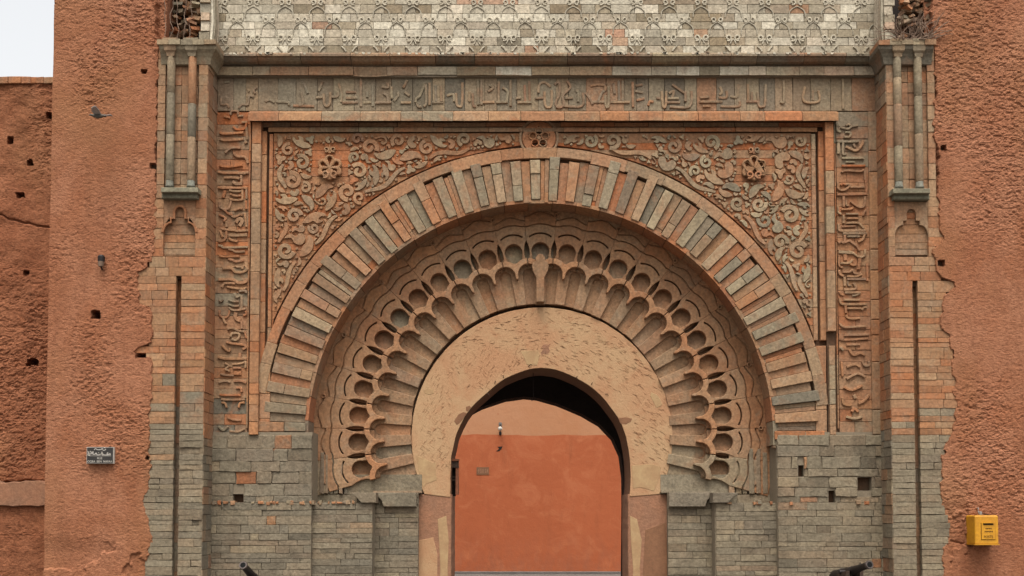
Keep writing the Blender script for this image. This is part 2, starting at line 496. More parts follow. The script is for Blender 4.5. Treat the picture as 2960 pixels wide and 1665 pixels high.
# ================================================================== RAMMED EARTH WALLS
def earth_wall(name, u0, u1, v0, v1, step, Y, mt, label, left=None, right=None, holes=(), seed=1, depth=2.5, extra=None, rough=1.):
    us = np.arange(u0, u1 + step, step); vs = np.arange(v0, v1 + step, step)
    uu, vv = np.meshgrid(us, vs)
    x, y = uu * S, vv * S
    wx = fbm(x * 5, y * 5, seed + 90, 3) * .12
    n1 = fbm((x + wx) * 15, (y + wx) * 23, seed, 4, .6)
    n2 = fbm((x - wx) * 31, y * 44, seed + 5, 3, .6)
    big = fbm(x * .8, y * .8, seed + 9, 3)
    amt = .25 + .85 * sstep(.38, .62, fbm(x * .7, y * .5, seed + 31, 3))
    h = .045 * (big - .5) + rough * amt * (.0055 * sstep(.40, .60, n1) + .007 * (n2 - .5) + .004 * sstep(.5, .62, n2))
    h = h - rough * .011 * sstep(.58, .68, fbm(x * 19, y * 30, seed + 50, 2)) * amt
    Yv = Y - h
    for hx, hy, hw, hh in holes:
        a, b = M(hx, hy)
        rr = np.maximum(np.abs(uu - a) / (hw * .5), np.abs(vv - b) / (hh * .5)) + .45 * (fbm(uu * .15, vv * .15, seed + 3, 2) - .5)
        Yv = np.where(rr < 1, Y + .30, Yv - .0 * rr)
    if extra: Yv = extra(uu, vv, Yv)
    lo = np.full_like(us, 0)
    if right is not None:      # ragged plaster edge lapping onto the stone
        e = right(vv) + 9 * (fbm(vv * .06, uu * 0 + 3, seed + 70, 3) - .5) * 2
        Yv = Yv + .09 * sstep(0, 4, uu - e)
    if left is not None:
        e = left(vv) + 9 * (fbm(vv * .06, uu * 0 + 5, seed + 71, 3) - .5) * 2
        Yv = Yv + .09 * sstep(0, 4, e - uu)
    k = (16 + Y) / 16
    X = CAM[0] + ((uu - U0) * S - CAM[0]) * k
    Z = np.maximum(CAM[2] + ((VG - vv) * S - CAM[2]) * k, 0)
    nr, nc = uu.shape
    V = np.stack([X, Yv, Z], -1).reshape(-1, 3)
    idx = np.arange(nr * nc).reshape(nr, nc)
    F = np.stack([idx[1:, :-1], idx[1:, 1:], idx[:-1, 1:], idx[:-1, :-1]], -1).reshape(-1, 4)
    V = V.tolist(); F = F.tolist()
    n = len(V)                                        # sides, top and back
    xa, xb, za, zb = X[0, 0], X[0, -1], Z[-1, 0], Z[0, 0]
    V += [(xa, Y + depth, za), (xb, Y + depth, za), (xb, Y + depth, zb), (xa, Y + depth, zb)]
    F += [list(idx[0, :]) + [n + 2, n + 3], list(idx[:, 0]) + [n, n + 3][:: 1], list(idx[::-1, -1]) + [n + 2, n + 1], [n + 1, n, n + 3, n + 2]]
    F[-3] = list(idx[::-1, 0])[::-1] + [n, n + 3]
    mb = MB(); mb.v = [tuple(p) for p in V]; mb.f = [tuple(f) for f in F]; mb.c = [(.4, .2, .1)] * len(V)
    o = emit(name, mb, mt, label=label, category='wall')
    return o

LEFT_EDGE = [(-80, 436), (60, 436), (110, 442), (330, 446), (400, 440), (520, 444), (560, 446), (700, 442), (760, 436), (790, 398), (812, 392), (850, 400), (876, 404), (890, 436), (990, 440), (1005, 398), (1020, 396), (1035, 440), (1120, 440), (1300, 436), (1330, 446), (1400, 436), (1450, 424), (1490, 436), (1560, 448), (1600, 436), (1800, 440)]
RIGHT_EDGE = [(-80, 2708), (150, 2712), (250, 2716), (380, 2706), (440, 2722), (560, 2716), (700, 2728), (720, 2700), (800, 2716), (815, 2756), (830, 2760), (860, 2724), (950, 2720), (970, 2748), (1000, 2742), (1090, 2756), (1170, 2756), (1250, 2752), (1290, 2718), (1400, 2714), (1470, 2712), (1520, 2730), (1600, 2714), (1800, 2716)]
def edge(tab):
    ys, xs = zip(*tab)
    return lambda vv: np.interp(vv, ys, xs)

TOWER_HOLES = [(412, 203, 15, 13), (438, 475, 17, 16), (278, 904, 26, 22), (434, 762, 18, 16), (410, 1024, 32, 13), (434, 1320, 18, 8)]
def tower_extra(uu, vv, Y):
    # flaked-off patches near the foot
    f = fbm(uu * .012, vv * .012, 44, 4)
    pit = sstep(.50, .55, f) * sstep(1540, 1600, vv)
    crack = np.exp(-((vv - (1150 + 0 * uu)) / 3) ** 2) * 0
    return Y + .035 * pit + crack
tw = earth_wall('rammed_earth_tower', 141, 462, -70, 1800, 2.5, -.02, 'earth', 'tall rammed earth tower with rough red render and a black street plaque on it', right=edge(LEFT_EDGE), holes=TOWER_HOLES, seed=11, extra=tower_extra)
rw = earth_wall('rammed_earth_wall', 2690, 2990, -70, 1800, 2.5, -.02, 'earth', 'rough red rammed earth wall carrying the yellow letter box', left=edge(RIGHT_EDGE),
                holes=[(2724, 432, 16, 14), (2720, 765, 20, 18), (2745, 1026, 26, 20), (2730, 1312, 13, 13)], seed=23,
                extra=lambda uu, vv, Y: Y + .03 * sstep(.52, .56, fbm(uu * .02, vv * .02, 77, 3)) * sstep(1440, 1480, vv) * (uu < 2790) + .03 * np.exp(-((vv - 1565 - .25 * (uu - 2750)) / 3.) ** 2) * (uu > 2735) * (uu < 2800))
def ramp_extra(uu, vv, Y):
    lump = .06 * (fbm(uu * .02, vv * .02, 5, 3) - .5)
    crk = .05 * np.exp(-((vv - (615 + .27 * uu + 14 * fbm(uu * .05, vv * 0, 8, 2))) / 2.6) ** 2)
    led = -.10 * sstep(1385, 1394, vv + 14 * (fbm(uu * .06, vv * 0, 6, 2) - .5))* -1 + -.22 * sstep(1452, 1462, vv)
    return Y + lump + crk + led
ld = earth_wall('rampart_wall', -420, 160, 222, 1800, 3.0, 1.6, 'earth_dark', 'lower rampart wall of dark red earth with a brick coping, set back beside the tower',
                holes=[(28, 400, 14, 20), (84, 465, 17, 18), (58, 559, 22, 12), (76, 783, 16, 10), (95, 1041, 32, 18), (139, 328, 16, 18)], seed=41, depth=1.2, extra=ramp_extra, rough=1.35)
ORIGIN[ld.name] = (0, 0, 0)
u = -420
while u < 152:                                     # coping bricks
    l = U(26, 40)
    b = MB().slab(stone_poly(u, min(u + l, 158), 210 + U(-2, 1), 231, .5, .9), 1.54 + U(-.02, .02), 2.9, 1.2, col=scol(.72, .5))
    emit('coping_brick', b, 'ochre', ld)
    u += l

po = [(-420, 1396)] + [(x_, 1392 + 4 * math.sin(x_ * .05) + U(-3, 3)) for x_ in range(-400, 150, 18)] + [(150, 1398), (150, 1462)] + [(x_, 1462 + U(-2, 2)) for x_ in range(140, -410, -18)] + [(-420, 1462)]
emit('pale_ledge', MB().slab(po, 1.40, 1.75, 2.), 'pier', ld, label='pale plastered ledge low on the rampart')

# ================================================================== THE GATEWAY
G0 = (.41, .5, 0.)
G = thing('stone_gateway', 'monumental carved stone gateway with nested horseshoe arches between rammed earth walls', 'gateway', G0)
GAT = MB

# ---- pilasters ---------------------------------------------------------------
def pilaster(side):
    L = side < 0
    inner = 593 if L else 2571
    outer = 428 if L else 2762
    mb = MB()
    a, b = min(inner, outer), max(inner, outer)
    su = (509, 524) if L else (2638, 2652)                     # narrow vertical slot
    s0 = 806 if L else 828
    mb.slab(rect(a + (0 if L else .6), b - (.6 if L else 0), 116, 1800), .075, .9, 0, [rect(su[0] - 1, su[1] + 1, s0, 1797)])
    pl = emit('pilaster', mb, 'mortar', G)
    ed = edge(LEFT_EDGE if L else RIGHT_EDGE)
    niche_u = (470, 562) if L else (2590, 2686)
    v = 118.
    while v < 1795:
        if v > 1690: h = 110
        elif v < 545: h = U(30, 54)
        elif v < 745: h = U(24, 34)
        elif v < 1180: h = rng.choice((14, 18, 20, 22, 26, 34, 20))
        else: h = rng.choice((14, 17, 19, 22, 24, 19))
        v1 = min(v + h, 1800)
        vm = (v + v1) / 2
        out = float(ed(vm)) + (-6 if L else 6)
        if v < 545:                                            # stones framing the coupled columns
            spans = [(447, 470), (470, 517), (517, 566), (566, 593)] if L else [(2571, 2592), (2592, 2634), (2634, 2690), (2690, 2712)]
            deep = [0, 1, 1, 0]
        elif v < 735:
            spans = [(out, niche_u[0]), (niche_u[1], 593)] if L else [(2571, niche_u[0]), (niche_u[1], out)]
            deep = [0, 0]
        else:
            spans = []
            hole = v1 > s0
            parts = [(out, su[0]), (su[1], inner)] if L else [(inner, su[0]), (su[1], out)]
            if not hole: parts = [(min(out, inner), max(out, inner))]
            for p0, p1 in parts:
                x = p0
                while x < p1 - 1:
                    l = U(38, 80)
                    if p1 - x - l < 24: l = p1 - x
                    spans.append((x, x + l)); x += l
            deep = [0] * len(spans)
        for (p0, p1), d in zip(spans, deep):
            if p1 - p0 < 3: continue
            yf = (.045 if d else .0) + U(-.004, .004)
            if v > 1250 and R() < .08: yf += U(.01, .03)
            k = scol(.72 if vm > 565 else .5, .8 if vm > 565 else .55, sp=.12) if R() > clamp((vm - (1070 if L else 1130)) / 190) else gcol(.34 if L else .45)
            if v > 1120 and R() < (.09 if v < 1400 and L else .02): k = scol(.6, .4)
            b = MB().slab(stone_poly(p0, p1, v, v1, .45 if v < 1250 else U(.4, .8), .6 if v < 1250 else 1.0), yf, .08, U(.4, .9), col=k, tilt=(U(-.02, .02), U(-.05, .05)))
            emit('stone' if v < 1180 else 'grey_stone', b, 'stone' if v < 1200 else 'grey', pl)
        v = v1
    # floor of the slot
    vv = s0
    while vv < 1800:
        h = U(40, 90)
        b = MB().slab(rect(su[0] - 4, su[1] + 4, vv + .6, min(vv + h, 1800)), .15 + U(-.003, .003), .2, 0, col=zcol(300 if L else 2700, vv, .25, -.25))
        emit('slot_stone', b, 'stone', pl); vv += h
    # reveal courses turning into the recess
    X0 = P(inner, 800, 0)[0]
    v = -60.
    while v < 1795:
        h = U(18, 44)
        za, zb = P(0, v, .25)[2], P(0, min(v + h, 1800), .25)[2]
        cut = U(.16, .36)
        for y0, y1 in ((.004, cut), (cut, .52)):
            d = (.006 + U(-.004, .006)) * (1 if L else -1)
            b = MB().box((min(X0 - .05 * (1 if L else -1), X0 + d), y0 + .004, zb + .004), (max(X0 - .05 * (1 if L else -1), X0 + d), y1 - .004, za - .004), col=scol(.8, .3) if 300 < v < 1230 else scol(.3 if v < 300 else .12, .25))
            emit('reveal_stone', b, 'ochre' if 300 < v < 1230 else 'grey', pl)
        v += h
    # blind niche with a stepped head
    n0, n1 = niche_u
    c = (n0 + n1) / 2
    hw = (n1 - n0) / 2
    t = 578 if L else 584
    head = [(n0, 737), (n0, t + 92)] + [(n0 + 2 + (hw - 24) * (1 - math.cos(q)), t + 88 - 24 * math.sin(q)) for q in (.4, .8, 1.2, 1.57)] + \
           [(c - 24, t + 62), (c - 24, t + 52), (c - 13, t + 52), (c - 13, t + 30)]
    head += [(c - 13 * math.cos(q), t + 30 - 13 * math.sin(q)) for q in (.5, 1.05, 1.57)]
    head += [(2 * c - x, y) for x, y in head[::-1][1:]]
    ring = [(n0 - 14, 737), (n0 - 14, t - 4), (n1 + 14, t - 4), (n1 + 14, 737)]
    b = MB().slab(ring + head[::-1], .012, .09, 1., col=scol(.5, .8))
    emit('niche_surround', b, 'stone', pl)
    off = []
    for i, q in enumerate(head):
        p, n = Vector(head[max(i - 1, 0)]), Vector(head[min(i + 1, len(head) - 1)])
        tt = (n - p).normalized()
        off.append((q[0] + tt.y * 7, q[1] - tt.x * 7))
    if L:
        b = MB().slab(head[1:-1] + off[1:-1][::-1], -.012, .02, 1., col=scol(.35, .9))
        emit('niche_rim', b, 'stone', pl)
    v = t + 4.
    while v < 737:
        h = U(16, 30)
        b = MB().slab(stone_poly(n0 - 4, n1 + 4, v, min(v + h, 740), .6, .4), .058 + U(-.004, .004), .09, .6, col=scol(.58, .6))
        emit('niche_stone', b, 'stone', pl); v += h
    # console below the columns
    cu = (461, 568) if L else (2586, 2694)
    cv = 538 if L else 541
    b = MB()
    b.slab(rect(cu[0] + 2, cu[1] - 2, cv + 13, cv + 32), -.10, .08, 2.5, col=(.27, .245, .165))
    b.slab(rect(cu[0], cu[1], cv, cv + 14), -.17, .06, 1.5, col=(.34, .305, .205))
    emit('console', b, 'grey', pl)
    # engaged columns
    for cu_ in ((486, 548) if L else (2603, 2663)):
        top, bot = P(cu_, 150 if L else 152, -.03), P(cu_, cv + 1, -.03)
        col = emit('column', MB().lathe([(0, .062), (.03, .062), (.05, .054), ((top[2] - bot[2]) - .05, .054), ((top[2] - bot[2]), .056)], bot, (0, 0, 1), 14, col=(.30, .295, .235)), 'grey', pl, smooth=True)
        z = bot[2] + .1; H = top[2] - bot[2]
        while z < top[2] - .1:                                   # drums of the shaft, differently weathered
            l = min(U(.35, .75), top[2] - .02 - z)
            orange = R() < .25
            dr = MB().lathe([(0, .055), (.006, .058), (l - .008, .058), (l - .002, .055)], (bot[0], bot[1], z), (0, 0, 1), 14, col=scol(.75, .5) if orange else scol(.03, .55))
            emit('drum', dr, 'stone' if orange else 'grey', col, smooth=True)
            z += l
        cz = top[2]
        cap = MB()
        rings = []
        for dz, hw_ in ((-.02, .055), (.03, .062), (.06, .085), (.15, .095), (.17, .085), (.19, .105), (.23, .105)):
            rings.append([(top[0] + sx * hw_, -.03 + sy * hw_, cz + dz) for sx, sy in ((-1, -1), (1, -1), (1, 1), (-1, 1))])
        cap.loft(rings, col=scol(.22, .4))
        emit('capital', cap, 'stone', pl)
    # abacus slab over the columns, returning along the reveal
    xo, xi = P(443 if L else 2718, 0, -.12)[0], X0 + (.15 if L else -.15)
    z0 = 8.365
    b = MB()
    lo_, hi_ = min(xo, xi), max(xo, xi)
    nseg = 5
    for i in range(nseg):
        p, q = lerp(lo_, hi_, i / nseg), lerp(lo_, hi_, (i + 1) / nseg)
        bb = MB().box((p + .003, -.14 + U(-.012, .012), z0 + U(-.004, .004)), (q - .003, .42, z0 + .075 + U(-.008, .008)), col=scol(.12, .7))
        emit('abacus_stone', bb, 'stone', pl)
    rings = []
    for dz, e in ((-.002, .0), (-.05, .012), (-.10, .06), (-.15, .09), (-.24, .115), (-.25, .14)):
        l2, h2 = (lo_ + .03, hi_ - e) if L else (lo_ + e, hi_ - .03)
        rings.append([(l2, -.115 + e * .9, z0 + dz), (h2, -.115 + e * .9, z0 + dz), (h2, .41, z0 + dz), (l2, .41, z0 + dz)])
    emit('cove', MB().loft(rings, col=scol(.15, .12)), 'stone', pl)
    return pl
PL = pilaster(-1)
PR = pilaster(1)

# ---- recessed panel that carries everything ---------------------------------
def arch_notch(r):
    """panel outline with the big horseshoe cut out of it, open at the foot"""
    pts = [(590, -70), (2574, -70), (2574, 1800), (2238, 1800), (2238, 1290)]
    pts += arc(93, -93, r, 64)
    return pts + [(908, 1290), (908, 1800), (590, 1800)]
pan = emit('recessed_panel', MB().slab(arch_notch(669), .61, 1.08, 0), 'mortar', G)

# ---- sebka frieze above the cornice -----------------------------------------
YS = .36
MT['mortar_pale'] = make_plain('pale_mortar', (.36, .31, .22), (.30, .25, .175), 6)
fz = emit('frieze', MB().slab(rect(596, 2552, -75, 150), YS + .02, .9, 0), 'mortar_pale', G)
rows = [-75, -4, 23, 48, 70, 94, 119, 142]
for a, b in zip(rows, rows[1:]):
    x = 603 + U(-20, 0)
    while x < 2545:
        l = rng.choice((40, 46, 52, 58, 70, 92)) if a > -70 else 180
        if 2545 - x - l < 26: l = 2546 - x
        q = MB().slab(stone_poly(max(x, 601), x + l, a, b, U(.4, .8), .5), YS + U(-.004, .005), YS + .05, U(.4, .8), col=scol(.02 if R() > .03 else .6, .62, white=U(.62, .82) * (1 - .22 * (x > 1500)) * (1. if 45 < b < 125 else .75), sp=.05) if R() > .05 else gcol(.6))
        emit('ashlar_block' if a > -70 else 'top_block', q, 'pale', fz)
        x += l
def volute(c, r, sgn):
    pts, wd = [], []
    n = 22
    for i in range(n + 1):
        t = i / n
        a = math.pi / 2 + sgn * (-.5 + 2 * math.pi * 1.15 * t)
        rr = r * (1 - .62 * t)
        pts.append((c[0] + rr * math.cos(a), c[1] + rr * math.sin(a) * 1.0)); wd.append(r * lerp(.52, .42, t))
    return band(pts, wd)
def sebka(x0, y0, k):
    """one unit of the lozenge net: a stem with ogee shoulders, paired volutes and a flared foot"""
    T = lambda a, b: (x0 + a * lerp(k, 1, .9 if abs(a) > 20 else 0), y0 + b * k)
    cw = mix(mix(GREY, LIGHT, .6), WHITE, U(.6, .75))
    mb = MB()
    for s_ in (-1, 1):
        mb.slab(band(spline([T(s_ * 47, -46), T(s_ * 40, -42), T(s_ * 31, -35), T(s_ * 25, -25), T(s_ * 23.5, -8)], 3), 2.8), YS - .013, YS + .02, .5, col=tuple(c * .8 for c in cw))  # rib colour darkened to paint the shadow line of each ogee step
        mb.slab(volute(T(s_ * 13.5, 1), 9.4 * k, s_), YS - .016, YS + .02, .7, col=cw)
        if k < 1: continue
        mb.slab(band([T(s_ * 1, 5), T(s_ * 5.5, 12), T(s_ * 8, 19)], 3.2 * k), YS - .016, YS + .02, .4, col=cw)
        mb.slab(band(spline([T(s_ * 23, 26), T(s_ * 15, 32), T(s_ * 9, 42)], 2), 4.4 * k), YS - .02, YS + .02, .5, col=tuple(c * .9 for c in cw))
    return emit('sebka_motif', mb, 'pale', fz)
x = 629.
while x < 2545:
    sebka(x + U(-1, 1), 94 + U(-1, 1), 1.); x += 93.6
x = 629. - 46.8 + 93.6
while x < 2530:
    sebka(x, 40, .84); x += 93.6
x = 629.
while x < 2545:
    sebka(x, -12, .84); x += 93.6
for L in (1, 0):                                   # carved return blocks at both ends
    xa, xb = (P(566, 0, -.1)[0], P(593, 0, 0)[0] + .03) if L else (P(2571, 0, 0)[0] - .03, P(2600, 0, -.1)[0])
    z = 8.44
    while z < 9.3:
        h = U(.1, .17)
        emit('return_stone', MB().box((xa + U(-.02, .02) * L, -.06 + U(-.02, .02), z + .004), (xb + U(-.02, .02) * (1 - L), .40, z + h - .004), col=scol(.06, .5, white=.5), jit=.006), 'pale', fz)
        z += h
    for i in range(4):
        y = -.02 + .1 * i
        xx = xb + .012 if L else xa - .012
        emit('return_rib', MB().tube([(xx, y, 8.46), (xx + .01 * (1 if L else -1), y + .02, 8.75), (xx, y, 9.25)], [.018, .024, .018], 6, col=scol(.04, .6, white=.6)), 'pale', fz)

# ---- cornice -----------------------------------------------------------------
cn = emit('cornice', MB().slab(rect(596, 2552, 146, 212), .46, .7, 0), 'mortar_grey', G)
def profile_run(name, prof, u0, u1, lmin, lmax, mt, par, colf, yj=.006, broken=None):
    x = u0
    while x < u1 - 2:
        l = U(lmin, lmax)
        if u1 - x - l < lmin * .6: l = u1 - x
        dj = U(-yj, yj)
        pr = [(Y + dj, v + U(-.5, .5)) for Y, v in prof]
        if broken and broken(x): pr = [(Y + U(0, .03), v + U(-3, 3) * (i > len(prof) // 2)) for i, (Y, v) in enumerate(prof)]
        rings = []
        nn = 3
        for i in range(nn + 1):
            uu = lerp(x + .7, x + l - .7, i / nn)
            wob = U(-1.5, 1.5) if broken and broken(x) else U(-.4, .4)
            xx = P(uu, 0, pr[0][0])[0]
            rings.append([(xx, Y, P(0, v + wob * (j > 1), Y)[2]) for j, (Y, v) in enumerate(pr)])
        emit(name, MB().loft(rings, col=colf(x)), mt, par)
        x += l
profile_run('cornice_stone', [(.50, 139), (.30, 140), (.275, 143), (.275, 149), (.30, 151), (.32, 158), (.35, 166), (.40, 173), (.44, 176), (.44, 178), (.50, 178)], 612, 2548, 70, 150, 'stone', cn, lambda x: scol(.06, .25))
profile_run('fascia_stone', [(.52, 180), (.415, 181), (.412, 183), (.415, 206), (.43, 207.5), (.52, 208)], 616, 2544, 50, 130, 'stone', cn, lambda x: scol(.12, .75, white=.2), broken=lambda x: 990 < x < 1500)
# lime drips and crust along the lip
for i in range(90):
    x = U(615, 2540)
    c0 = P(x, 140 + U(-1, 2), .272)
    emit('lime_crust', MB().loft([[(c0[0] + q * U(.01, .035), c0[1] - .004, c0[2] + r_) for q, r_ in ((-1, .01), (1, .012), (.9, -.02), (-.8, -.015))], [(c0[0] + q * .02, c0[1] + .03, c0[2] + r_) for q, r_ in ((-1, .012), (1, .012), (.9, -.02), (-.8, -.015))]], col=scol(.0, .8, white=.8)), 'pale', cn)

# ---- inscription bands -------------------------------------------------------
def strokes(par, lst, yf, depth=.022, mt='ochre', colf=None, name='letter', lim=None):
    for tr, pts, wd, sm in lst:
        q = [tr(*p) for p in pts]
        k = getattr(tr, 'k', 1.)
        if sm and len(q) > 2: q = spline(q, 4)
        ww = wd / tr.k * (1.1 if lim is None else 1.)
        po = band(q, ww)
        if lim: po = [(min(max(a, lim[0]), lim[1]), b) for a, b in po]
        cu = sum(p[0] for p in po) / len(po); cv = sum(p[1] for p in po) / len(po)
        emit(name, MB().slab(po, yf - depth * U(.85, 1.1), yf + .02, 1.1, col=colf(cu, cv)), mt, par)
class Tr:
    def __init__(s, x0, y0, k): s.x0, s.y0, s.k = x0, y0, k
    def __call__(s, x, y): return M(s.x0 + x / s.k, s.y0 + y / s.k)

YB = .50
bt = emit('inscription_band', MB().slab(rect(618, 2546, 206, 316), YB + .04, .62, 0), 'mortar', G, label='horizontal carved inscription band under the cornice')
x = 622.
while x < 2540:
    l = rng.choice((36, 46, 52, 58, 62))
    if 2540 - x - l < 30: l = 2541 - x
    emit('panel', MB().slab(stone_poly(x, x + l, 210 + U(-1, 2), 313, .5, .5), YB + U(-.005, .006), YB + .06, .8, col=scol(.08 if R() > (.04 if x < 1450 else .2) else .5, .38, sp=.07)), 'grey', bt)
    x += l
c2, c3 = Tr(740, 0, 2.611), Tr(1480, 0, 2.611)
TOP = []
def add(tr, w, *ls, sm=True): 
    for q in ls: TOP.append((tr, q, w, sm))
add(c2, 17, [(60, 760), (90, 745), (130, 765)], [(140, 760), (230, 765), (240, 790)], [(270, 790), (430, 795)], [(330, 690), (345, 770), (310, 790)], [(350, 620), (380, 700)], [(440, 730), (490, 725), (495, 700)],
    [(500, 700), (505, 775), (525, 795), (548, 770), (550, 690)], [(480, 650), (460, 680)], [(490, 610), (470, 660)], [(555, 725), (605, 722), (605, 690)], [(610, 620), (635, 700), (632, 765)], [(668, 690), (700, 690), (745, 690)],
    [(668, 735), (755, 732)], [(640, 770), (760, 768)], [(780, 560), (782, 800)], [(800, 770), (860, 768)], [(870, 630), (872, 800)], [(830, 730), (830, 690)], [(890, 770), (1010, 768)], [(950, 700), (980, 720), (990, 768)],
    [(940, 650), (985, 655), (980, 620)], [(1010, 650), (1015, 740)], [(1030, 760), (1060, 720), (1060, 690)], [(1080, 770), (1160, 770)], [(1110, 690), (1150, 720)], [(1130, 600), (1100, 660)], [(1195, 770), (1200, 740), (1225, 720), (1250, 660), (1260, 620)],
    [(1240, 800), (1215, 800), (1205, 770)], [(1270, 630), (1275, 770), (1255, 800)], [(1300, 620), (1300, 790)], [(1320, 770), (1405, 770)], [(1345, 640), (1350, 765)], [(1385, 640), (1390, 765)], [(1430, 720), (1480, 710), (1485, 765)],
    [(1500, 700), (1505, 780), (1525, 800), (1545, 780), (1548, 620)], [(1600, 690), (1602, 765)], [(1625, 700), (1630, 790), (1650, 800)], [(1665, 600), (1668, 790)], [(1690, 600), (1692, 790)], [(1700, 770), (1790, 768)], [(1740, 690), (1780, 660), (1750, 640)], [(1820, 610), (1822, 770)],
    [(1850, 660), (1890, 690), (1880, 770)], [(1800, 770), (1890, 768)], [(1910, 600), (1912, 800)])
add(c3, 17, [(20, 740), (60, 735)], [(30, 772), (140, 770)], [(85, 640), (90, 765)], [(120, 610), (125, 765)], [(190, 700), (195, 640), (235, 620), (280, 655)], [(165, 740), (230, 738)], [(235, 690), (240, 790), (265, 810), (288, 790), (290, 680)],
    [(310, 640), (345, 620), (350, 700), (320, 780), (345, 812), (380, 790), (375, 720), (430, 660), (405, 610)], [(390, 740), (450, 740)], [(385, 800), (520, 800), (525, 700)], [(470, 690), (490, 690), (490, 770)], [(545, 700), (575, 740), (600, 790)], [(580, 650), (640, 640), (690, 650), (690, 690)],
    [(590, 770), (690, 770)], [(640, 770), (670, 700), (690, 690)], [(695, 720), (700, 800), (718, 800), (720, 650)], [(735, 772), (880, 772)], [(755, 630), (765, 710)], [(795, 610), (800, 765)], [(825, 610), (828, 765)], [(900, 620), (905, 810)], [(925, 650), (975, 640)], [(920, 690), (980, 700)], [(930, 760), (990, 745)],
    [(1020, 800), (1030, 770), (1060, 770)], [(1080, 740), (1110, 745)], [(1120, 690), (1130, 800), (1150, 800), (1155, 690)], [(1175, 710), (1210, 690), (1200, 745)], [(1165, 745), (1250, 745)], [(1150, 775), (1260, 775)], [(1200, 640), (1270, 690), (1300, 710)], [(1180, 807), (1330, 807), (1345, 690)], [(1300, 690), (1300, 770)],
    [(1410, 740), (1480, 735)], [(1405, 772), (1580, 772)], [(1430, 805), (1490, 805)], [(1560, 660), (1575, 700), (1555, 720)], [(1550, 740), (1610, 740), (1610, 690)], [(1640, 730), (1690, 735), (1700, 640)], [(1565, 807), (1700, 807), (1710, 770)], [(1770, 640), (1775, 770)], [(1760, 772), (1850, 772)], [(1800, 700), (1800, 765)], [(1845, 700), (1855, 800), (1880, 808), (1900, 790), (1905, 640)])
c4 = Tr(590, 190, 4.6)
add(c4, 26, [(200, 410), (208, 500), (285, 500), (312, 548)], [(440, 552), (485, 502), (565, 500), (575, 405), (605, 385), (640, 405)], [(560, 290), (580, 330)], [(680, 275), (640, 310), (660, 360)], [(190, 130), (300, 130)], [(245, 205), (320, 200)])
c5 = Tr(2220, 0, 2.611)
add(c5, 16, [(108, 610), (110, 770), (85, 772)], [(270, 660), (262, 770), (375, 772), (370, 690)], [(330, 690), (332, 765)], [(555, 600), (560, 830)])
strokes(bt, TOP, YB, .019, 'stone', lambda a, b: scol((.10 if a < 1450 else .22) + (.14 if b > 275 else 0), .46, sp=.14))

def side_band(u0, u1, v0, v1, lst, lbl):
    bs = emit('inscription_band', MB().slab(rect(u0, u1, v0, v1), YB + .04, .62, 0), 'mortar', G, label=lbl)
    v = v0
    while v < v1 - 2:
        h = U(26, 46)
        if v1 - v - h < 18: h = v1 - v
        cuts = [u0, u1] if R() < .4 else [u0, lerp(u0, u1, U(.3, .7)), u1]
        for a, b in zip(cuts, cuts[1:]):
            grey = (u0 < 1000 and 826 < v < 905)
            emit('panel', MB().slab(stone_poly(a, b, v, v + h, .5, .5), YB + U(-.005, .006), YB + .06, .7, col=scol(.05, .45) if grey else zcol(a, v + h / 2, -.03, -.1)), 'stone' if grey else 'ochre', bs)
        v += h
    strokes(bs, lst, YB, .030, 'stone', lambda a, b: scol(.05, .55) if (u0 < 1000 and 838 < b < 905) else zcol(a, b, -.22, .12), lim=(u0 + 2, u1 - 2))
    return bs
LB = []
def addl(dst, tr, *ls):
    for q in ls: dst.append((tr, q[1:], q[0], True))
a1, a2, a3 = Tr(590, 490, 6.9), Tr(590, 690, 6.9), Tr(590, 890, 6.9)
addl(LB, c4, (32, (190, 870), (260, 890), (510, 872)), (32, (190, 958), (270, 978), (510, 962)), (30, (370, 790), (410, 832), (520, 822), (550, 740)), (30, (545, 800), (560, 970)), (32, (380, 1150), (430, 1192), (530, 1200), (570, 1285)),
     (28, (265, 1145), (320, 1092), (390, 1075), (470, 1080)), (30, (190, 1310), (300, 1330), (500, 1305)), (28, (190, 1400), (300, 1410), (540, 1420)), (26, (335, 640), (345, 592), (428, 592), (432, 640)), (26, (250, 655), (330, 680)), (26, (430, 655), (500, 650)), (28, (480, 735), (560, 735)), (26, (520, 1015), (560, 1000)))
addl(LB, a1, (48, (250, 20), (400, 45), (870, 40)), (50, (380, 140), (600, 140), (690, 160)), (60, (550, 215), (620, 265), (740, 260)), (44, (720, 90), (730, 250)), (46, (260, 325), (350, 350), (420, 345), (850, 345)), (42, (825, 350), (830, 570)), (40, (480, 390), (590, 415), (740, 412)), (40, (490, 465), (600, 500), (740, 500)),
     (60, (400, 400), (360, 540)), (44, (480, 560), (600, 590), (760, 580)), (44, (745, 380), (750, 590)), (44, (290, 620), (300, 720), (380, 765), (480, 745), (520, 600)), (42, (380, 770), (460, 850), (560, 890)), (40, (825, 600), (825, 770)), (42, (590, 800), (680, 755), (750, 765)),
     (44, (520, 830), (550, 910), (620, 920), (700, 880), (760, 890)), (42, (800, 850), (830, 1130)), (70, (620, 1040), (690, 960), (750, 1010), (690, 1110)), (42, (280, 880), (420, 945), (370, 1010)), (50, (430, 1010), (440, 1130)), (44, (300, 1160), (450, 1180), (590, 1190), (650, 1205), (870, 1195)),
     (44, (310, 1190), (360, 1330)), (44, (430, 1210), (430, 1330), (370, 1400), (270, 1410)), (62, (470, 1290), (640, 1290), (850, 1285)), (44, (480, 1340), (540, 1390), (660, 1415)))
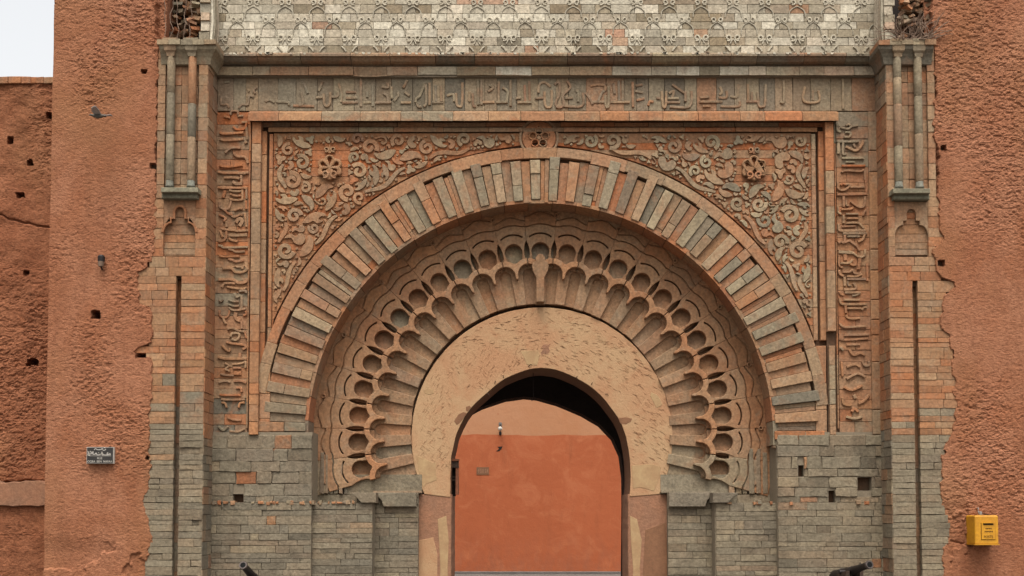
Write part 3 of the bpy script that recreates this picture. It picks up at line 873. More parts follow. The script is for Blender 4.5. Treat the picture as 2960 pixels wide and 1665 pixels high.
addl(LB, a2, (44, (270, 110), (350, 125), (400, 155), (860, 145)), (44, (470, 190), (570, 210), (620, 240), (800, 235)), (44, (290, 300), (370, 335), (700, 330)), (50, (470, 385), (560, 400), (620, 435), (790, 410)), (50, (360, 570), (540, 575), (610, 640), (740, 650), (850, 600), (850, 540)),
     (34, (610, 520), (650, 545), (720, 545), (760, 580), (790, 510)), (56, (280, 790), (560, 790), (680, 860), (830, 840), (850, 770)), (50, (350, 950), (410, 870), (620, 870)), (40, (450, 935), (560, 960), (770, 980), (840, 950)), (44, (690, 1025), (830, 1020), (830, 1070)), (50, (610, 1060), (640, 1140), (740, 1130), (745, 1390)),
     (36, (480, 1190), (570, 1230), (690, 1235)), (36, (480, 1285), (580, 1320), (690, 1325)), (40, (490, 1350), (590, 1410), (770, 1390), (820, 1370)), (30, (290, 1200), (340, 1235), (375, 1190)))
addl(LB, a3, (42, (310, 20), (310, 120), (370, 170), (450, 165), (495, 100), (500, 20)), (42, (380, 150), (400, 240), (440, 300)), (70, (640, 70), (620, 150), (660, 210), (730, 240)), (44, (745, 240), (755, 400)), (40, (830, 40), (840, 110), (780, 130)), (42, (460, 400), (570, 385), (680, 435), (810, 455)), (36, (810, 455), (850, 590)),
     (46, (530, 560), (560, 490), (690, 490), (700, 560), (640, 620), (550, 600)), (46, (450, 655), (560, 690), (780, 715), (840, 770), (770, 805)), (42, (360, 720), (440, 810), (510, 840), (510, 780)), (50, (280, 955), (380, 985), (500, 995), (860, 995)), (60, (720, 880), (725, 970)), (40, (570, 1105), (760, 1085), (835, 1050), (830, 1180)),
     (44, (580, 1175), (750, 1180)), (38, (420, 1080), (500, 1140), (430, 1200), (520, 1240)), (40, (330, 1300), (480, 1325), (600, 1330)), (70, (600, 1285), (750, 1285)))
a4 = Tr(590, 1090, 6.9)
addl(LB, a4, (40, (290, 90), (420, 60), (540, 80)), (46, (600, 60), (760, 60), (850, 100)), (44, (320, 330), (480, 340), (740, 340)), (46, (650, 190), (740, 200), (760, 280)), (44, (350, 420), (480, 430), (830, 430)), (40, (360, 490), (430, 500), (460, 590)), (40, (700, 590), (730, 500), (820, 490)), (44, (480, 790), (600, 830), (760, 840)), (44, (300, 960), (400, 1040), (490, 960)), (40, (520, 1060), (700, 1070), (820, 1010)))
side_band(621, 720, 316, 1258, LB, 'left vertical inscription band, deep orange')
RB = []
b1, b2, b3 = Tr(2350, 320, 6.9), Tr(2350, 520, 6.9), Tr(2350, 720, 6.9)
addl(RB, b1, (44, (450, 290), (455, 400), (540, 445)), (40, (530, 350), (670, 385), (760, 335), (880, 310)), (40, (640, 320), (690, 290), (730, 320)), (44, (600, 540), (710, 540), (730, 460), (620, 450)), (44, (440, 590), (480, 635), (900, 635)), (46, (585, 640), (585, 880), (650, 870)), (50, (640, 735), (740, 780), (850, 815), (950, 720), (990, 610)), (44, (790, 680), (830, 750)),
     (60, (490, 660), (500, 880)), (46, (560, 965), (1000, 965)), (40, (640, 1045), (820, 1045)), (44, (560, 1120), (1030, 1120)), (40, (560, 1250), (640, 1215), (940, 1230), (1000, 1190)), (40, (1020, 1200), (1030, 1400)))
addl(RB, b2, (42, (480, 60), (485, 170), (560, 225), (650, 205), (720, 140), (690, 100), (640, 120)), (36, (640, 120), (590, 95), (545, 130)), (40, (740, 165), (1020, 165)), (40, (1040, 0), (1060, 290)), (46, (460, 300), (540, 315), (1080, 305)), (50, (600, 350), (610, 560)), (30, (655, 420), (660, 525), (710, 530)), (40, (740, 450), (880, 550), (960, 570), (1020, 520), (1030, 350)), (38, (560, 610), (740, 605), (800, 560)),
     (42, (480, 550), (490, 660), (560, 700)), (38, (650, 700), (900, 700)), (36, (1000, 740), (1010, 690), (1050, 620)), (46, (605, 720), (605, 890)), (40, (660, 790), (900, 790)), (42, (660, 880), (880, 880), (960, 930), (1010, 990)), (52, (500, 900), (510, 990), (580, 1035), (1050, 1035)), (36, (570, 955), (840, 945)), (50, (590, 1090), (1080, 1090)), (50, (630, 1120), (635, 1280)), (38, (680, 1150), (930, 1150)),
     (42, (1030, 1110), (990, 1210), (900, 1260)), (46, (500, 1280), (560, 1255), (620, 1275), (720, 1235), (790, 1280), (880, 1350), (930, 1440)))
addl(RB, b3, (60, (510, 80), (790, 95)), (42, (700, 60), (800, 100), (880, 160), (970, 180), (1030, 140), (1040, 20)), (70, (640, 130), (650, 250)), (46, (550, 300), (720, 295), (790, 230)), (42, (740, 310), (800, 345), (860, 330)), (38, (520, 140), (525, 350), (600, 390)), (60, (940, 210), (910, 430)), (46, (520, 440), (540, 520), (620, 560)), (42, (590, 480), (740, 475), (790, 430), (840, 510), (960, 500)),
     (40, (680, 565), (860, 570), (980, 520)), (50, (630, 580), (640, 760)), (50, (680, 620), (1060, 620)), (40, (1080, 320), (1090, 660)), (30, (700, 660), (705, 745), (770, 750)), (50, (620, 830), (820, 825), (860, 780), (810, 700)), (42, (530, 870), (560, 920), (620, 940)), (46, (640, 890), (960, 890)), (38, (790, 950), (860, 945), (950, 900)), (42, (620, 1035), (940, 1035)), (46, (540, 1000), (560, 1100), (640, 1125), (1080, 1125)),
     (40, (690, 1205), (970, 1205)), (40, (980, 1240), (1020, 1190), (1080, 1180)), (46, (655, 1150), (665, 1300)))
b4 = Tr(2220, 555, 2.611)
addl(RB, b4, (17, (545, 1000), (585, 1028), (745, 1020)), (16, (590, 940), (620, 965), (700, 960)), (18, (580, 1088), (765, 1085)), (17, (545, 1118), (600, 1125), (760, 1115)), (16, (595, 1162), (700, 1160)), (16, (550, 1180), (575, 1205)), (18, (620, 1200), (650, 1240), (700, 1225), (735, 1240)), (17, (718, 1290), (735, 1320), (768, 1315), (765, 1285)), (17, (600, 1330), (660, 1310), (700, 1330)), (17, (600, 1420), (680, 1380), (740, 1405)), (16, (560, 1290), (570, 1400)))
b5 = Tr(2220, 1110, 2.611)
addl(RB, b5, (18, (580, 30), (640, 55), (720, 20)), (18, (570, 110), (580, 160), (640, 170)), (18, (690, 160), (740, 130), (770, 90)), (20, (640, 220), (660, 195), (690, 220)), (18, (600, 255), (660, 270), (720, 255)), (22, (655, 90), (670, 120)))
side_band(2422, 2516, 315, 1258, RB, 'right vertical inscription band, grey above and ochre below')

# ---- frame mouldings ---------------------------------------------------------
fm = emit('frame_moulding', MB().slab(rect(720, 752, 312, 1258), .53, .6, 0).slab(rect(2388, 2420, 312, 1258), .53, .6, 0), 'mortar', G)
def vstrip(u0, u1, v0, v1, yf, yb, lmin, lmax, mt='stone', do=-.25, dl=.15, name='moulding_stone', par=None, bev=1.2):
    v = v0
    while v < v1 - 2:
        l = U(lmin, lmax)
        if v1 - v - l < lmin * .6: l = v1 - v
        emit(name, MB().slab(stone_poly(u0, u1, v, v + l, .5, .4), yf + U(-.004, .004), yb, bev, col=zcol((u0 + u1) / 2, v + l / 2, do if R() > .2 else .3, dl)), mt, par or fm)
        v += l
vstrip(723, 750, 344, 1258, .435, .6, 28, 110)
vstrip(2391, 2416, 344, 958, .435, .6, 34, 110)
vstrip(2394, 2412, 1000, 1258, .47, .6, 34, 110)
vstrip(715, 721, 320, 1240, .478, .6, 60, 140, do=.0)
vstrip(2416.6, 2421, 320, 1240, .478, .6, 60, 140, do=.0)
vstrip(752, 767, 372, 1068, .515, .6, 40, 120, do=-.1)
vstrip(774, 785, 380, 1040, .515, .6, 40, 120, do=-.2)
vstrip(2370, 2387, 372, 985, .515, .6, 40, 120, do=-.1)
vstrip(2350, 2363, 380, 985, .515, .6, 40, 120, do=-.2)
vstrip(753, 784, 1076, 1256, .50, .62, 50, 110, do=-.1, dl=-.05)
vstrip(2354, 2386, 1000, 1256, .50, .62, 50, 110, do=-.1, dl=-.05)
vstrip(2517, 2544, 313, 1258, .46, .6, 40, 140, do=.05, dl=-.1, bev=3.)
vstrip(598, 619, 212, 330, .47, .6, 60, 100, do=-.2, dl=-.2, bev=3.)
profile_run('border_stone', [(.6, 313), (.46, 313.5), (.37, 317), (.36, 341), (.375, 342.5), (.6, 343)], 722, 2418, 60, 130, 'ochre', fm, lambda x: scol(.35 + .35 * (x > 1450), .7))
profile_run('moulding_stone', [(.6, 347), (.53, 347), (.53, 358), (.54, 360), (.6, 361)], 752, 2388, 80, 170, 'ochre', fm, lambda x: scol(.5, .3))
profile_run('moulding_stone', [(.6, 361), (.515, 361.5), (.512, 364), (.512, 374), (.6, 376)], 774, 2364, 70, 150, 'ochre', fm, lambda x: scol(.5 if x < 1600 else .65, .7))

# ---- spandrels with arabesque ------------------------------------------------
YP = .545
spR = 837.
def build_spandrel(left):
    lo, hi = (787, 1558) if left else (1562, 2349)
    bottom = 1046 if left else 985
    sp = None
    base = []
    v = 378.
    first = True
    while v < bottom:
        v1 = min(v + U(20, 30), bottom)
        seg = []
        for vv in (v, v1):
            d = AC[1] - vv
            x = math.sqrt(max(spR ** 2 - d * d, 0)) if abs(d) < spR else 0
            seg.append(AC[0] - x if left else AC[0] + x)
        if left: po = [(lo, v), (max(min(seg[0], hi), lo + 1), v), (max(min(seg[1], hi), lo + 1), v1), (lo, v1)]
        else: po = [(min(max(seg[0], lo), hi - 1), v), (hi, v), (hi, v1), (min(max(seg[1], lo), hi - 1), v1)]
        base.append((po, v))
        v = v1
    # ground of the relief, in stone courses
    mb = MB()
    am = math.degrees(math.acos(clamp((AC[1] - bottom) / 834., -1, 1)))
    ring_ = arc(-am, 0, 834, 40) if left else arc(am, 0, 834, 40)
    mb.slab([(hi + 2 if left else lo - 2, 372), (lo - 2 if left else hi + 2, 372), (lo - 2 if left else hi + 2, bottom)] + ring_, .575, .6, 0)
    sp = emit('spandrel', mb, 'mortar', G, label='left spandrel of raised arabesque scrolls around a shell' if left else 'right spandrel of raised arabesque scrolls around a shell')
    for po, v in base:
        u0 = min(p[0] for p in po); u1 = max(p[0] for p in po)
        if u1 - u0 < 4: continue
        emit('course', MB().slab([(a, b + (.5 if b == po[0][1] else -.5)) for a, b in po], YP + U(-.003, .003), .58, .5, col=zcol((u0 + u1) / 2, v, .12, -.25)), 'ochre', sp)
    # occupancy raster
    W_, H_ = int(hi - lo), int(bottom - 376)
    gx, gy = np.meshgrid(np.arange(W_) + lo + .5, np.arange(H_) + 376.5)
    occ = np.hypot(gx - AC[0], gy - AC[1]) < spR + 5
    occ |= (gy < 381) | (gx < lo + 2) | (gx > hi - 3)
    def raster(po, grow):
        xs = [p[0] for p in po]; ys = [p[1] for p in po]
        x0, x1 = int(max(min(xs) - lo - 6, 0)), int(min(max(xs) - lo + 7, W_)); y0, y1 = int(max(min(ys) - 376 - 6, 0)), int(min(max(ys) - 376 + 7, H_))
        if x1 <= x0 or y1 <= y0: return None
        X, Y = gx[y0:y1, x0:x1], gy[y0:y1, x0:x1]
        ins = np.zeros(X.shape, bool)
        j = len(po) - 1
        for i in range(len(po)):
            a, b, c, d = po[i][0], po[i][1], po[j][0], po[j][1]
            if b != d: ins ^= ((b > Y) != (d > Y)) & (X < (c - a) * (Y - b) / (d - b) + a)
            j = i
        for _ in range(grow):
            q = ins.copy(); q[1:] |= ins[:-1]; q[:-1] |= ins[1:]; q[:, 1:] |= ins[:, :-1]; q[:, :-1] |= ins[:, 1:]; ins = q
        return (slice(y0, y1), slice(x0, x1)), ins
    def scroll(c, r, sgn, a0, turns=1.25):
        pts, wd = [], []
        n = int(20 * turns) + 4
        for i in range(n + 1):
            t = i / n
            a = a0 + sgn * 2 * math.pi * turns * t
            rr = r * (.80 - .62 * t)
            pts.append((c[0] + rr * math.cos(a), c[1] + rr * math.sin(a))); wd.append(r * lerp(.46, .34, t))
        return band(pts, wd)
    def shape(kind, c, r, a):
        ca, sa = math.cos(a), math.sin(a)
        T = lambda pts: [(c[0] + r * (x * ca - y * sa), c[1] + r * (x * sa + y * ca)) for x, y in pts]
        f = 1 if R() < .5 else -1
        if kind == 'split': return T([(x, y * f) for x, y in spline([(-1.2, .05), (-.5, -.5), (.4, -.6), (1.1, -.3), (1.25, .1), (.75, -.05), (.45, .15), (.8, .45), (.2, .55), (-.1, .2), (-.6, .25)], 3, True)])
        if kind == 'leaf': return T([(x, y * f) for x, y in spline([(-1.15, .1), (-.5, -.55), (.3, -.62), (.95, -.25), (1.15, .35), (.55, .18), (.0, .3), (-.6, .32)], 3, True)])
        if kind == 'comma': return T([(x, y * f) for x, y in spline([(-.9, -.1), (-.55, -.75), (.15, -.8), (.55, -.2), (.5, .5), (1.1, 1.0), (.2, .95), (-.05, .3), (-.5, .35)], 3, True)])
        if kind == 'tre': return [(c[0] + r * (.72 + .26 * math.cos(3 * t)) * math.cos(t + a), c[1] + r * (.72 + .26 * math.cos(3 * t)) * math.sin(t + a)) for t in (2 * math.pi * i / 22 for i in range(22))]
        if kind == 's': return T(band(spline([(-1.3, .4 * f), (-.6, -.35 * f), (.1, 0), (.7, .4 * f), (1.35, -.3 * f)], 4), [r_ * .42 for r_ in ([.5] * 3 + [.9] * 11 + [.5] * 3)]))
        if kind == 'hook': return T([(x, y * f) for x, y in band(spline([(-1.2, .7), (-.6, -.2), (.2, -.7), (.9, -.3), (.75, .4), (.2, .35)], 4), [.30 + .22 * (i / 20.) for i in range(21)])])
        if kind == 'kid': return T([(x, y * f) for x, y in spline([(-.8, -.2), (0, -.7), (.8, -.25), (.85, .45), (.35, .6), (0, .15), (-.4, .5), (-.85, .35)], 3, True)])
        return circ(c, r * .6, 10)
    polys = []
    def put(po, grow=2, force=False, frac=0.):
        r_ = raster(po, grow)
        if r_ is None: return False
        sl_, ins = r_
        if not force and (occ[sl_] & ins).sum() > frac * ins.sum(): return False
        xs = [p[0] for p in po]; ys = [p[1] for p in po]
        if min(xs) < lo + 1 or max(xs) > hi - 1 or min(ys) < 377 or max(ys) > bottom - 2: return False
        occ[sl_] |= ins
        polys.append(po)
        return True
    # the shell keeps its own field
    sc = M(950, 478) if left else M(2178, 484)
    put_ = raster(rect(sc[0] - 50, sc[0] + 52, sc[1] - 64, sc[1] + 46), 0); occ[put_[0]] |= put_[1]
    rc = M(1555, 398)
    put_ = raster(circ(rc, 68), 0)
    if put_: occ[put_[0]] |= put_[1]
    key = [((922, 388), 17, 1), ((1029, 400), 20, -1), ((1148, 405), 24, 1), ((849, 622), 26, -1), ((825, 720), 30, 1), ((1231, 425), 25, -1), ((1339, 402), 24, 1), ((1070, 590), 26, 1), ((830, 430), 22, -1), ((880, 540), 20, 1)] if left else \
          [((1768, 408), 28, -1), ((1833, 398), 20, 1), ((1869, 426), 26, -1), ((1945, 424), 25, 1), ((2001, 398), 15, -1), ((2097, 400), 21, 1), ((2279, 520), 18, -1), ((2283, 624), 32, 1), ((2307, 728), 31, -1), ((2130, 590), 24, 1), ((2310, 410), 20, 1), ((2040, 470), 22, -1)]
    # flowing stems that follow the frame and the arch
    def vine(f, t0, t1, n=26):
        seg = []
        for i in range(n + 1): seg.append(f(lerp(t0, t1, i / n)))
        put(band(seg, [5 + 8 * math.sin(math.pi * (i + 1) / (n + 2)) ** .7 for i in range(n + 1)]), 1, frac=.1)
    sg = -1 if left else 1
    for t0, t1, ph in ((14, 22, 0), (27, 36, 1), (43, 50, 2), (55, 61, 0)):
        vine(lambda t: pol(sg * t, 836 + 22 + 9 * math.sin(t * .7 + ph)), t0, t1)
    ex = 814 if left else 2322
    for t0, t1 in ((470, 540), (640, 700), (800, 860)):
        vine(lambda t: (ex + 11 * math.sin(t * .06), t), t0, t1)
    for c, r, s_ in key:
        put(scroll(M(*c), r, s_, U(0, 6.28)), 2, frac=.15)
        # the eye field of a scroll is not filled again
        q = raster(circ(M(*c), r * .9), 0); occ[q[0]] |= q[1]
    for r, tries in ((27, 450), (22, 1500), (17, 2800), (12.5, 3800), (9, 4600), (6, 3500)):
        free = np.argwhere(~occ)
        if len(free) == 0: break
        for _ in range(tries):
            y_, x_ = free[rng.randrange(len(free))]
            c = (lo + x_ + .5, 376 + y_ + .5)
            rr = r * U(.85, 1.12)
            if r > 18 and R() < .22: po = scroll(c, rr, rng.choice((-1, 1)), U(0, 6.28), U(1.1, 1.4))
            else: po = shape(rng.choice(('split', 'comma', 'leaf', 'kid', 'split', 'leaf')) if r > 17 else rng.choice(('split', 'comma', 'leaf', 'tre', 'kid', 'hook')) if r > 7 else rng.choice(('tre', 'leaf', 'dot')), c, rr, U(0, 6.28))
            if put(po, 1):
                if r > 12: free = np.argwhere(~occ)
    small = MB()
    for i, po in enumerate(sorted(polys, key=lambda q: -max(p[0] for p in q) + min(p[0] for p in q))):
        cu = sum(p[0] for p in po) / len(po); cv = sum(p[1] for p in po) / len(po)
        sl_ = (small if i >= 145 else MB()).slab(po, YP - U(.022, .034), YP + .012, .9, col=zcol(cu, cv, -.42, .15), tilt=(U(-.04, .04), U(-.06, .06)))
        if i < 145: emit('scroll_leaf', sl_, 'stone', sp)
    if small.v: emit('small_leaves', small, 'stone', sp, kind='stuff')
    # shell: lobed rim, hollow lobes, two volutes and a small finial
    cx, cy = sc
    mb = MB()
    rim, holes = [], []
    lobes = [(-118, 30), (-62, 36), (0, 40), (62, 36), (118, 30)]
    for i in range(72):
        t = -150 + 300 * i / 71
        rr = 30 + 8 * abs(math.cos(math.radians((t) * 180 / 60.))) - 4 * (abs(t) > 130)
        rim.append((cx + rr * math.sin(math.radians(t)), cy + 4 - rr * math.cos(math.radians(t))))
    rim += [(cx + 10, cy + 37), (cx, cy + 41), (cx - 10, cy + 37)]
    for a, l in lobes:
        pl = []
        for q, wq in ((.16, 0), (.45, .12), (.72, .22), (.88, .17), (.95, 0), (.88, -.17), (.72, -.22), (.45, -.12)):
            rr = l * .86 * q; aa = math.radians(a) + wq * 1.25
            pl.append((cx + rr * math.sin(aa), cy + 4 - rr * math.cos(aa)))
        holes.append(pl)
    mb.slab(rim, YP - .065, YP + .02, 2.2, holes, col=scol(.95, .3, sp=.03))
    sh = emit('shell', mb, 'stone', sp)
    for s_ in (-1, 1):
        emit('shell_volute', MB().slab(volute((cx + s_ * 13, cy + 23), 11, s_), YP - .085, YP - .04, 1.4, col=scol(.7, .5, sp=.05)), 'stone', sh)
        emit('finial_volute', MB().slab(volute((cx + s_ * 10, cy - 50), 8, s_), YP - .04, YP + .01, 1., col=zcol(cx, cy, -.3, .2)), 'stone', sh)
    emit('finial', MB().slab([(cx - 4, cy - 38), (cx + 4, cy - 38), (cx + 7, cy - 48), (cx + 3, cy - 56), (cx, cy - 66), (cx - 3, cy - 56), (cx - 7, cy - 48)], YP - .03, YP + .01, 1., col=zcol(cx, cy, -.2, .1)), 'stone', sh)
    return sp
spL = build_spandrel(True)
spRt = build_spandrel(False)
rc = M(1555, 398)                                   # rosette over the crown
ro = emit('rosette', MB().slab(circ(rc, 58, 40), YP - .02, YP + .03, 1.5, [circ(rc, 51, 36)], col=scol(.55, .6)), 'stone', G)
qf = [(rc[0] + (24 + 9 * math.cos(5 * t + 1.57)) * math.cos(t), rc[1] + (24 + 9 * math.cos(5 * t + 1.57)) * math.sin(t)) for t in (2 * math.pi * i / 50 for i in range(50))]
emit('disc', MB().slab(circ(rc, 48.5, 36), YP - .03, YP + .03, 1.5, [qf], col=scol(.7, .6)), 'ochre', ro)
for i in range(5):
    a = -math.pi / 2 + i * 2 * math.pi / 5
    c = (rc[0] + 19 * math.cos(a), rc[1] + 19 * math.sin(a))
    emit('petal', MB().slab(circ(c, 12.5, 18), YP - .052, YP + .02, 1.6, [circ(c, 9, 14)], col=scol(.6, .6)), 'stone', ro)
emit('boss', MB().slab(circ(rc, 6, 12), YP - .05, YP + .02, 2, col=scol(.5, .6)), 'stone', ro)

# ---- outer horseshoe: radiating voussoirs ------------------------------------
oa = emit('outer_arch', MB().slab(sector(-93.5, 93.5, 670, 834, 70), .60, .66, 0), 'mortar', G)
lowgrey = lambda a: clamp((abs(a) - 78) / 10)
k = -25
while True:
    a = -1.1 + 4.17 * k
    if a > 93: break
    if a > -94:
        g_ = lowgrey(a)
        # proud stone
        r0, r1 = 672 + U(0, 7), (797 + U(-3, 3)) if R() < .6 else 797 + U(8, 26)
        t_ = rng.choice((0, 0, 0, 1)) if abs(a) < 70 else 0
        wid = U(.98, 1.12)
        cuts = [r0, r1] if R() < .6 else [r0, lerp(r0, r1, U(.2, .75)), r1]
        for p, q in zip(cuts, cuts[1:]):
            da = U(-.06, .06)
            warm = .14 if R() < .82 else .6
            emit('voussoir', MB().slab([pol(a - wid + da, p + .6), pol(a - wid + da + U(-.05, .05), q - .6), pol(a + wid + da + U(-.05, .05), q - .6), pol(a + wid + da, p + .6)], .485 + U(-.012, .008), .6, 1.1, col=scol(lerp(warm, .05 if R() < .7 else .8, g_), lerp(.72, .3, g_)), tilt=(U(-.03, .03), U(-.03, .03))), 'stone', oa)
        # sunk stone
        b = a + 2.085
        if b < 93:
            g_ = lowgrey(b)
            n = rng.choice((1, 1, 2))
            for i in range(n):
                w0, w1 = lerp(-.96, .96, i / n), lerp(-.96, .96, (i + 1) / n)
                rr = 798 - U(0, 10)
                sp_ = U(.05, .25) * (R() < .5)
                cut = lerp(670, rr, sp_)
                for p, q in ((670, cut), (cut, rr)):
                    if q - p < 5: continue
                    emit('sunk_voussoir', MB().slab([pol(b + w0 + .03, p), pol(b + w0 + .03, q), pol(b + w1 - .03, q), pol(b + w1 - .03, p)], .524 + U(-.012, .010) - .03 * (R() < .06), .64, .7, col=scol(lerp(.58, .1, g_), lerp(.45, .2, g_))), 'ochre' if g_ < .5 else 'grey', oa)
    k += 1
a = -93.
while a < 92.5:                                      # plain ring outside the voussoirs
    l = U(4, 12)
    if 93 - a - l < 3: l = 93 - a
    if abs(a + l / 2) < 86:
        tip = rng.choice((0, 0, 4, -3))
        emit('ring_stone', MB().slab(sector(a + .02, a + l - .02, 800 + tip, 832, 6), .493 + U(-.003, .003), .6, .9, col=scol(.66 if a < 0 else .5, .7, sp=.15)), 'stone', oa)
    a += l
# intrados of the big arch
for i in range(31):
    a0, a1 = lerp(-93, 93, i / 31), lerp(-93, 93, (i + 1) / 31)
    mb = MB()
    g_ = lowgrey((a0 + a1) / 2)
    R_ = (668.5 + U(-1, .5)) * S
    c = P(AC[0], AC[1], .5)
    rings = []
    for j in range(4):
        t = math.radians(lerp(a0 + .06, a1 - .06, j / 3))
        rings.append([(c[0] + rr * math.sin(t), y, c[2] + rr * math.cos(t)) for rr, y in ((R_ * 1.031, .505), (R_ * 1.031, 1.12), (R_ * 1.031 + .05, 1.12), (R_ * 1.031 + .05, .505))])
    emit('soffit_stone', mb.loft(rings, col=scol(lerp(.62, .1, g_), .15)), 'ochre', oa)

# ---- inner arch: cusped tracery ----------------------------------------------
YI = .93
ia = emit('inner_arch', MB().slab(sector(-112, 112, 366, 690, 70), YI + .20, YI + .24, 0), 'mortar', G)
PER = 8.455
def icol(a, v, warm=.40):
    g_ = clamp((abs(a) - 90) / 10)
    o = warm + .30 + rng.gauss(0, .10)
    if g_ > 0 and R() < .55 * g_: o = .12
    b = mix(GREY, LIGHT, clamp(.55 + rng.gauss(0, .2)))
    c = mix(b, mix(PEACH, OCH, .12 + .2 * R() ** 2), clamp(o))
    q = U(.86, 1.08)
    return tuple(x * q for x in c)
CR = 528.
for k in range(-12, 13):
    a = PER * k
    if abs(a) > 103: continue
    hw = PER / 2
    last = abs(a) > 97
    # stone around each cup, with half leaf slits at both joints
    out = []
    n = 10
    for i in range(n + 1):
        t = lerp(-hw, hw, i / n)
        xx = CR * math.radians(t)
        rr = CR + math.sqrt(max(77 ** 2 - xx * xx, 0)) + 5 * (abs(t) > hw * .97)
        out.append(pol(a + t * .995, rr))
    leaf = [(561, 0), (549, .5), (534, .82), (518, .8), (500, .35)]
    right = [pol(a + hw * .996 - w_, r_) for r_, w_ in leaf]
    left = [pol(a - hw * .996 + w_, r_) for r_, w_ in leaf[::-1]]
    inner = [pol(a + hw * .9, 478), pol(a, 478), pol(a - hw * .9, 478)]
    cc = pol(a, CR)
    al = math.radians(a)
    cup = []
    d = 25.5 + U(-.8, .8)
    for i in range(15):
        t = math.radians(-112 + 224 * i / 14)
        lx, ly = d * math.sin(t), d * math.cos(t)        # local: right, outward
        cup.append((cc[0] + lx * math.cos(al) + ly * math.sin(al), cc[1] + lx * math.sin(al) - ly * math.cos(al)))
    cup += [pol(a + 2.35, 490), pol(a - 2.35, 490)]
    slit = []
    for rr, s0, s1 in ((54.5, -38, 38), (50, 38, -38)):
        for i in range(9):
            t = math.radians(lerp(s0, s1, i / 8)); al = math.radians(a)
            lx, ly = rr * math.sin(t), rr * math.cos(t)
            slit.append((cc[0] + lx * math.cos(al) + ly * math.sin(al), cc[1] + lx * math.sin(al) - ly * math.cos(al)))
    po = out + right + inner + left
    st = emit('cup_stone', MB().slab(po, YI + U(-.003, .003), YI + .20, 1.5, [cup, slit], col=icol(a, 0), key='cup'), 'stone', ia)
    # bottom of the cup
    emit('cup_floor', MB().slab(sector(a - hw * 1.02, a + hw * .98, 484, 566, 4), YI + .135 + U(-.004, .006), YI + .22, 0, col=icol(a, 0, .35) if R() < .7 or abs(a) > 60 else scol(.05, .6), tilt=(0, .22)), 'stone', ia)
    emit('groove_floor', MB().slab(sector(a - hw * 1.01, a + hw * .99, 590, 684, 4), YI + .046, YI + .2, 0, col=icol(a, 1, .5)), 'stone', ia)
    # next bands out: ogee edge and wavy edge
    for nm, f0, f1, dy in (('ogee_stone', 81.5, 0, .012), ('wave_stone', 0, 0, .024)):
        q0, q1 = [], []
        for i in range(n + 1):
            t = lerp(-hw, hw, i / n)
            xx = CR * math.radians(t)
            r77 = CR + math.sqrt(max(80.5 ** 2 - xx * xx, 0)) + 5 * (abs(t) > hw * .97)
            s_ = (t + hw * (1 if k % 2 else 0)) / hw
            w_ = 629 + 7 * math.cos(math.pi * t / hw * (1 if True else .5)) + 6 * math.cos(math.pi * a / PER)
            if nm == 'ogee_stone': q0.append(pol(a + t * .995, r77)); q1.append(pol(a + t * .995, w_))
            else: q0.append(pol(a + t * .995, w_ + 3.6)); q1.append(pol(a + t * .995, 676))
        emit(nm, MB().slab(q0 + q1[::-1], YI + dy + U(-.003, .003), YI + .12, 1.2, col=icol(a, 1, .5)), 'stone', ia)
    if k % 2 == 0 and abs(a) < 90:                      # small drops in the hollows of the wave
        c = pol(a + hw, 634)
        drop = [pol(a + hw, 646)] + [(c[0] + 5.5 * math.cos(t), c[1] + 5.5 * math.sin(t)) for t in (math.radians(a - 40 + 260 * i / 9) for i in range(10))]
        emit('drop', MB().slab(circ(c, 7, 14), YI - .004, YI + .1, 1.4, [circ(c, 3.6, 10)], col=icol(a, 0), key='drop'), 'stone', ia)
# scalloped front ring with bars, tongues in the flutes
YF = YI - .095
FR = 462.
for k in range(-13, 14):
    m_ = PER * k                                       # bar axis
    if abs(m_) > 112: continue
    hw = PER / 2
    pts_r = []
    al = math.radians(m_ + hw)
    fc = pol(m_ + hw, FR)
    def loc(lx, ly, s_=1):
        aa = math.radians(m_ + s_ * hw); f = pol(m_ + s_ * hw, FR)
        return (f[0] + lx * math.cos(aa) + ly * math.sin(aa), f[1] + lx * math.sin(aa) - ly * math.cos(aa))
    def loc2(lx, ly): return loc(-lx, ly, -1)
    half = [pol(m_ + .25, 450), pol(m_ + .5, 457), loc(-30.2, 1)] + [loc(-30.5 * math.cos(t), 30. * math.sin(t)) for t in (.3, .65, 1., 1.3, 1.53)] + [loc(-46 * math.cos(t), 46 * math.sin(t)) for t in (1.54, 1.25, .95, .72)]
    hl = [pol(m_ - .25, 450), pol(m_ - .5, 457), loc2(-30.2, 1)] + [loc2(-30.5 * math.cos(t), 30. * math.sin(t)) for t in (.3, .65, 1., 1.3, 1.53)] + [loc2(-46 * math.cos(t), 46 * math.sin(t)) for t in (1.54, 1.25, .95, .72)]
    if abs(m_) > 106: continue
    emit('cusp_stone', MB().slab(half + hl[::-1], YF + U(-.003, .003), YI + .19, 1.5, col=icol(m_, 0, .5)), 'stone', ia)
    # bar between two round-headed sunk panels
    r0_ = 372 + U(0, 4)
    half = [pol(m_ + hw - 2.05, r0_), loc(-16.5, -5)] + [loc(-16.5 * math.cos(t), 15 * math.sin(t)) for t in (.2, .6, 1., 1.35, 1.55)] + [loc(0, 36)]
    hl = [pol(m_ - hw + 2.05, r0_), loc2(-16.5, -5)] + [loc2(-16.5 * math.cos(t), 15 * math.sin(t)) for t in (.2, .6, 1., 1.35, 1.55)] + [loc2(0, 36)]
    emit('bar_stone', MB().slab(half + hl[::-1], YI + .025 + U(-.005, .005), YI + .19, 1.4, col=icol(m_, 0, .22), tilt=(U(-.03, .03), U(-.03, .03))), 'stone', ia)
